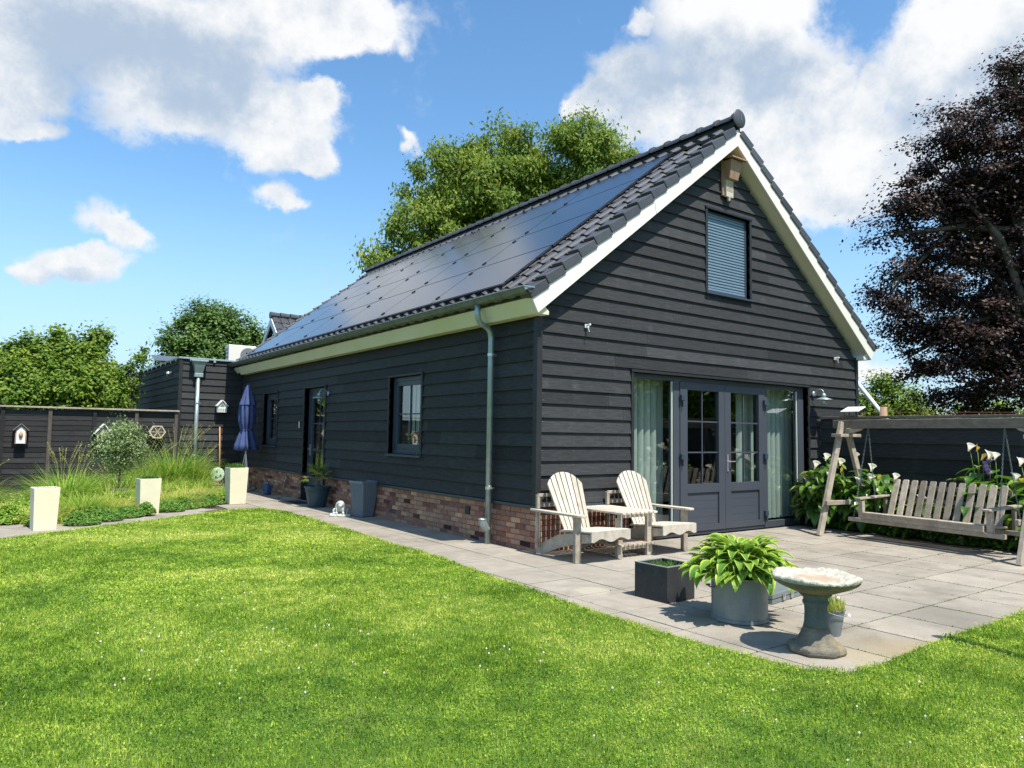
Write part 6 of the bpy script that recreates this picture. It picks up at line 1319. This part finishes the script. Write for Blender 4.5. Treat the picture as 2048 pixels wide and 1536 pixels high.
# ------------------------------------------------------------------ things beyond the right fence
bf = thing('bird_feeder', 'small feeder with a sloping clear roof on top of the right fence', 'bird feeder', (6.47,-.66,1.927))
q = MB(); q.box(-.09,.09,-.13,.13,0,.014); q.box(-.085,-.07,-.12,-.105,.014,.085); q.box(.07,.085,-.12,-.105,.014,.125); q.box(-.085,-.07,.105,.12,.014,.085); q.box(.07,.085,.105,.12,.014,.125); q.build('tray', 'wood_dull', bf, split=0)
q = MB(); q.hexa([(-.14,-.16,.07),(.12,-.16,.16),(.12,.16,.16),(-.14,.16,.07),(-.14,-.16,.082),(.12,-.16,.172),(.12,.16,.172),(-.14,.16,.082)]); q.build('roof', 'white', bf)
q = MB(); q.tube([(10.05,-.95,0),(9.16,.90,2.98)], .045, 12); o = q.build('white_pole', 'white', None, smooth=True); tag(o, 'leaning white pole behind the right fence', 'pole')
q = MB(); q.tube([(9.45,.32,0),(9.45,.32,2.22)], [.085,.075], 14); o = q.build('wooden_post', 'wood_brown', None, smooth=True); tag(o, 'round wooden post beside the white pole behind the right fence', 'post')
mf = thing('wire_fence', 'rusty wire mesh fence behind the right fence', 'fence', (9.6,.5,0)); q = MB()
for z in (1.85,2.0,2.12): q.tube([(-.6,1.2,z),(1.6,-2.6,z)], .006, 4)
for k in range(16): f = k/15; q.tube([(-.6+2.2*f,1.2-3.8*f,1.0),(-.6+2.2*f,1.2-3.8*f,2.16)], .005, 4)
q.build('mesh', 'rust', mf, split=0)
# leaning garden pole just outside the picture; its shadow falls on the lawn
q = MB(); q.tube([(-.02,-6.22,0),(.27,-6.05,2.55)], .05, 12); o = q.build('garden_pole', 'wood_dull', None, smooth=True); tag(o, 'slightly leaning garden pole standing in the lawn in front of the terrace', 'pole')

# moss and weeds in the paving joints, and dry bits blown against the lawn edge
def joints():
    rg = np.random.default_rng(90); P = []
    for i in range(-3, 11):
        x = i*P_-.004
        for j in range(-2, 7):
            y = -4.19+j*.67; dens = max(0.05, min(1, (x+1.6)/2.2))*max(.12, min(1, (-1.2-y)/2.2))
            n1 = int(70*dens*rg.uniform(.4, 1.3)); P.append(np.stack([x+rg.normal(0, .004, n1), y+rg.uniform(0, .67, n1)], 1))
            n1 = int(70*dens*rg.uniform(.4, 1.3)); P.append(np.stack([x+rg.uniform(0, .64, n1), y+rg.normal(0, .004, n1)], 1))
    P = np.concatenate(P); P = P[(P[:,1] > -4.8) & (P[:,1] < -.1) & (P[:,0] > -1.4) & (P[:,0] < 6.2)]; n_ = len(P)
    a = rg.uniform(0, 2*PI, n_); s_ = rg.uniform(.003, .010, n_); b = np.stack([P[:,0], P[:,1], np.full(n_, .020)], 1); sx = np.stack([np.cos(a), np.sin(a), 0*a], 1)*s_[:,None]*.6; up_ = np.stack([rg.normal(0, .4, n_)*s_, rg.normal(0, .4, n_)*s_, s_*rg.uniform(.3, 1.2, n_)], 1)
    o = npmesh('joint_moss', np.stack([b-sx, b+sx, b+sx*.5+up_, b-sx*.5+up_], 1), 4, 'cover', None, np.clip(rg.normal(size=n_)*.5-.5, -1, 1)); tag(o, 'moss and tiny weeds in the paving joints', 'moss', kind='stuff')
    # scattered dry bits
    E_ = np.array(LAWN[7:24]); k = rg.integers(0, len(E_)-1, 1500); f = rg.random(1500)[:,None]; Q = E_[k]*(1-f)+E_[k+1]*f; Q += np.abs(rg.normal(0, .07, (1500, 1)))*np.array([[.75, .65]])+rg.normal(0, .02, (1500, 2))
    a = rg.uniform(0, 2*PI, 1500); L_ = rg.uniform(.004, .022, 1500)[:,None]; d = np.stack([np.cos(a), np.sin(a), 0*a], 1)*L_; w_ = np.stack([-np.sin(a), np.cos(a), 0*a], 1)*.0012; b = np.stack([Q[:,0], Q[:,1], np.full(1500, .026)], 1)
    o = npmesh('dry_grass_bits', np.stack([b-w_, b+w_, b+d+w_, b+d-w_+np.array([0,0,.002])], 1), 4, 'hglass', None, np.clip(rg.normal(size=1500)*.4+.7, -1, 1)); tag(o, 'dry grass clippings along the paving edge', 'clippings', kind='stuff')
joints()
